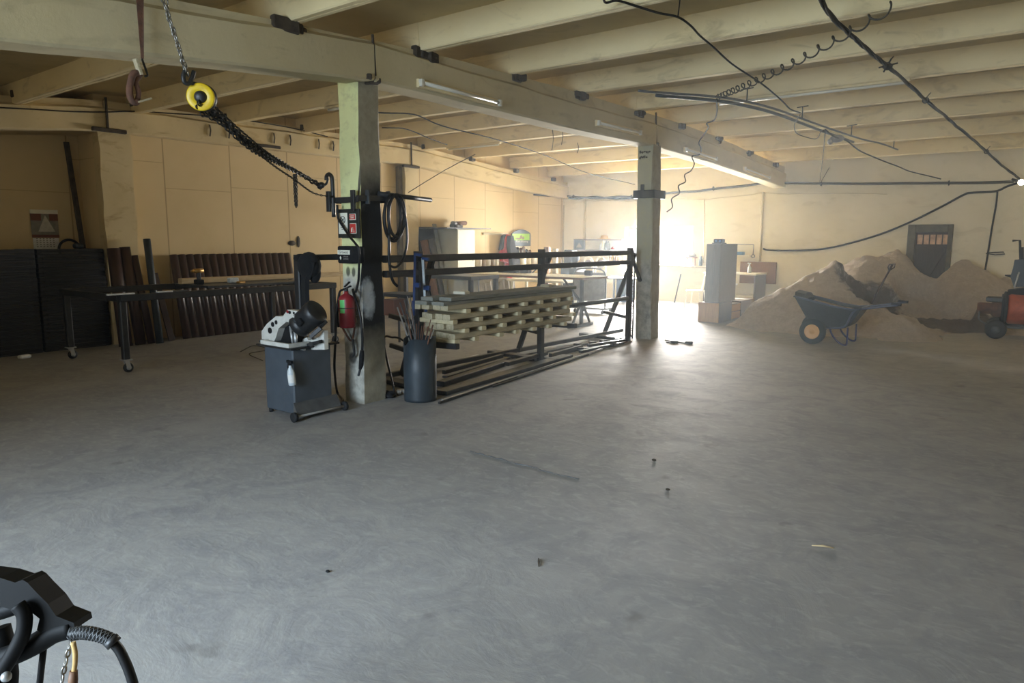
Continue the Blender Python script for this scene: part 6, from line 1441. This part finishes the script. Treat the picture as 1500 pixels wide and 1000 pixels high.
# ------------------------------------------------------------------ equipment in the near left corner
gm = thing('gas_cart', PD(-60, 1100, 1.75), 'black tubular frame of a cart with padded hoses in the near left corner', 'cart')
gm.location.z = 0; ORIG[gm.name] = V(gm.location)
def T(pts, d): return [PD(x, y, d) for x, y in pts]
def slab_(k, pts, d, th): k.prism(T(pts, d), -_f*-th); return k
k = MB(); slab_(k, [(-30, 842), (0, 846), (22, 853), (33, 849), (40, 853), (52, 866), (70, 884), (82, 902), (108, 912), (110, 921), (96, 926), (60, 927), (54, 922), (58, 906), (48, 898), (40, 895), (30, 897), (-30, 878)], 1.70, .07); k.bevel(.008, 2); k.build('cover', 'cart_black', gm)
k = MB(); k.tube(smooth(T([(-60, 915), (-20, 902), (10, 893), (30, 886)], 1.74), 4), .019, 10); k.build('cross_tube', 'cart_black', gm)
k = MB(); k.tube(smooth(T([(26, 886), (35, 898), (36, 915), (32, 932), (22, 952), (8, 975), (-6, 998), (-14, 1040)], 1.68), 5), .017, 12); k.build('bent_tube', 'cart_black', gm)
k = MB(); k.tube(smooth(T([(110, 918), (80, 926), (50, 944), (20, 958), (-20, 972)], 1.72), 4), .026, 12); k.build('padded_tube', 'cart_black', gm)
k = MB(); k.tube(T([(-4, 920), (4, 950), (8, 990), (4, 1060)], 1.78), .03, 10); k.build('upright', 'cart_black', gm)
p0 = PD(4, 1060, 1.78); p1 = PD(-14, 1040, 1.68)
for p in (p0, p1, PD(62, 1060, 1.74)):
    k = MB(); k.cyl(p, (p.x, p.y, .0), .018, seg=10); k.build('leg', 'cart_black', gm)
k = MB(); k.tube(T([(64, 950), (61, 975), (57, 1010), (62, 1060)], 1.74), .008, 8); k.build('thin_cable', 'hose_black', gm)
k = MB(); q = PD(9, 991, 1.66); k.ball(q, .012, 10); k.build('bolt', 'bright_steel', gm)
hh = thing('braided_hose', PD(166, 935, 1.68), 'black braided hose arching out of the cart in the near left corner', 'hose')
bp = smooth(T([(104, 929), (118, 926.5), (130, 927), (145, 930), (158, 935), (165, 940)], 1.69), 6)
k = MB(); k.tube(bp, .015, 12); k.build('sleeve', 'hose_black', hh)
k = MB(); n = len(bp); r0 = .0155
for s_ in (1, -1):
    for ph in range(4):
        pts = []
        for i, p in enumerate(bp):
            d = (bp[min(i+1, n-1)]-bp[max(i-1, 0)]).normalized(); x_ = d.cross(_f).normalized(); y_ = d.cross(x_); an = s_*i*.75+ph*PI/2
            pts.append(p+x_*(r0*math.cos(an))+y_*(r0*math.sin(an)))
        k.tube(pts, .0012, 4)
k.build('braid', 'grey_steel', hh)
k = MB(); e = T([(163, 938), (168, 943)], 1.69); k.cyl(e[0]-(e[1]-e[0]).normalized()*.004, e[1], .018, seg=14); k.build('ferrule', 'black_steel', hh)
last = T([(166, 941), (175, 952), (184, 970), (190, 985), (196, 1005), (203, 1040), (206, 1100)], 1.69)
g0_ = last[-1]; k = MB(); k.tube(smooth(last+[V((g0_.x+.02, g0_.y+.02, .25)), V((g0_.x-.05, g0_.y+.05, .02)), V((g0_.x-.25, g0_.y-.1, .015))], 5), .0115, 10); k.build('hose', 'hose_black', hh)
k = MB(); k.chain(T([(104, 938), (100, 955), (95, 975), (90, 1000), (88, 1040), (88, 1075)], 1.70)+[V((PD(88, 1075, 1.7).x, PD(88, 1075, 1.7).y, .02))], .026, .015, .0028); tag(k.build('safety_chain', 'chain_bright'), 'small steel chain hanging from the cart in the near left corner', 'chain')
wh = thing('cord_handle', PD(106, 985, 1.7), 'tan cord with a wooden toggle hanging from the cart in the near left corner', 'cord')
k = MB(); k.tube(smooth(T([(107, 940), (110, 955), (110, 970), (108, 985)], 1.695), 4), .006, 8); k.build('cord', 'wicker', wh)
pb_ = PD(106, 1085, 1.695)
k = MB(); k.tube(T([(108, 982), (107, 996), (106, 1020)], 1.695), [.009, .011, .009], 10); k.build('toggle', 'wood_brown', wh)
k = MB(); k.tube(T([(106, 1018), (106, 1085)], 1.695)+[V((pb_.x, pb_.y, .01))], .005, 6); k.build('tail', 'wicker', wh)
# bits on the near floor
for (x, y, l_, a_, m_, nm, lb) in ((789, 825, .09, 2.2, 'dark_joint', 'twig', 'small dark twig on the bare floor in front'), (1205, 802, .11, .35, 'wood_pale', 'wood_sliver', 'pale wood sliver on the bare floor at the right'), (480, 838, .02, 0, 'black_matte', 'black_speck', 'tiny black bit on the near bluish floor'), (958, 675, .03, 0, 'dark_joint', 'pebble', 'small dark pebble in the middle of the bare floor'), (978, 718, .025, 0, 'dark_joint', 'pebble', 'small dark pebble nearer than the other one on the bare floor')):
    q = PZ(x, y); d = V((math.cos(a_), math.sin(a_), 0))*l_/2; k = MB()
    if l_ > .05: k.tube([q-d+V((0, 0, .006)), q+V((0, 0, .011)), q+d+V((0, 0, .006))], [.003, .006, .003], 6)
    else: k.ball(q+V((0, 0, l_*.3)), l_/2, 8, (1.2, 1, .6))
    tag(k.build(nm, m_), lb, 'debris')
k = MB(); r = random.Random(3); A_, B_ = PZ(690, 661), PZ(845, 702); n = 26
pts = [lerp(A_, B_, i/n)+V((r.uniform(-.012, .012), r.uniform(-.012, .012), .002)) for i in range(n+1)]
k.tube(pts, [.002+.004*r.random() for _ in pts], 5); tag(k.build('floor_crack', 'grey_steel'), 'pale ragged ridge line across the middle of the floor', 'crack')
GLARE_HAZE = .0125
# ------------------------------------------------------------------ light
wd = bpy.data.worlds.new('world'); SC.world = wd; wd.use_nodes = True
bg = wd.node_tree.nodes['Background']; bg.inputs[0].default_value = (0.86, 0.93, 1.0, 1); bg.inputs[1].default_value = 1.2
def area(name, loc, target, sx, sy, power, col):
    l = bpy.data.lights.new(name, 'AREA'); l.shape = 'RECTANGLE'; l.size = sx; l.size_y = sy; l.energy = power; l.color = col
    o = bpy.data.objects.new(name, l); COL.objects.link(o); o.location = loc
    o.rotation_euler = (V(target)-V(loc)).to_track_quat('-Z', 'Z' if abs((V(target)-V(loc)).normalized().z) < .9 else 'Y').to_euler(); return o
area('window_daylight', ((wl+wr)/2, BY+.75, (wz0+wz1)/2+.15), (0.5, 8.5, .3), 3.4, 2.0, 4500, (1.0, .97, .92))
area('gate_daylight', (-3.5, FY-3.0, 2.5), (-2.2, 4.6, .0), 4.5, 3.6, 1080, (.66, .83, 1.0))
sn = bpy.data.lights.new('sun', 'SUN'); sn.energy = 33; sn.angle = .02; sn.color = (1.0, .93, .8)
so = bpy.data.objects.new('sun', sn); COL.objects.link(so); so.location = (-12, 24, 8)
so.rotation_euler = V((2.5, -2.5, -1.55)).to_track_quat('-Z', 'Y').to_euler()
hz_ = bpy.data.materials.new('glare_air'); hz_.use_nodes = True; nt = hz_.node_tree; nt.nodes.clear()  # scattering volume added in place of lens glare from the bright window
out = nt.nodes.new('ShaderNodeOutputMaterial'); vs_ = nt.nodes.new('ShaderNodeVolumeScatter')
vs_.inputs['Color'].default_value = (.78, .90, 1, 1); vs_.inputs['Anisotropy'].default_value = .6
pz_ = sepxyz(nt, tex_world(nt))
dn_ = math_(nt, 'MULTIPLY', ramp(nt, pz_[1], 3.0, 8.5), ramp(nt, pz_[0], -10.5, -6.5))
dn_ = math_(nt, 'MULTIPLY', dn_, math_(nt, 'SUBTRACT', 1.0, math_(nt, 'MULTIPLY', ramp(nt, pz_[1], 10.8, 14.5), .85)))
nt.links.new(math_(nt, 'MULTIPLY', math_(nt, 'ADD', math_(nt, 'MULTIPLY', dn_, .96), .04), GLARE_HAZE), vs_.inputs['Density'])
nt.links.new(vs_.outputs[0], out.inputs['Volume']); M['glare_air'] = hz_
k = MB(); k.box((LR-.55, FY-.25, -.25), (RW+.25, BY+.30, 4.6)); o = k.build('glare_haze', 'glare_air')
tag(o, 'thin scattering air standing in for lens glare around the window', 'glare_haze', kind='stuff')
SC.cycles.volume_bounces = 1; SC.cycles.volume_step_rate = 4.0; SC.cycles.volume_max_steps = 48
SC.view_settings.view_transform = 'Standard'; SC.view_settings.look = 'None'; SC.view_settings.gamma = 1; SC.view_settings.use_curve_mapping = False
SC.view_settings.exposure = 0.36
SC.cycles.use_denoising = True
SC.cycles.max_bounces = 10; SC.cycles.diffuse_bounces = 7; SC.cycles.sample_clamp_indirect = 12.0
SC.cycles.caustics_reflective = False; SC.cycles.caustics_refractive = False
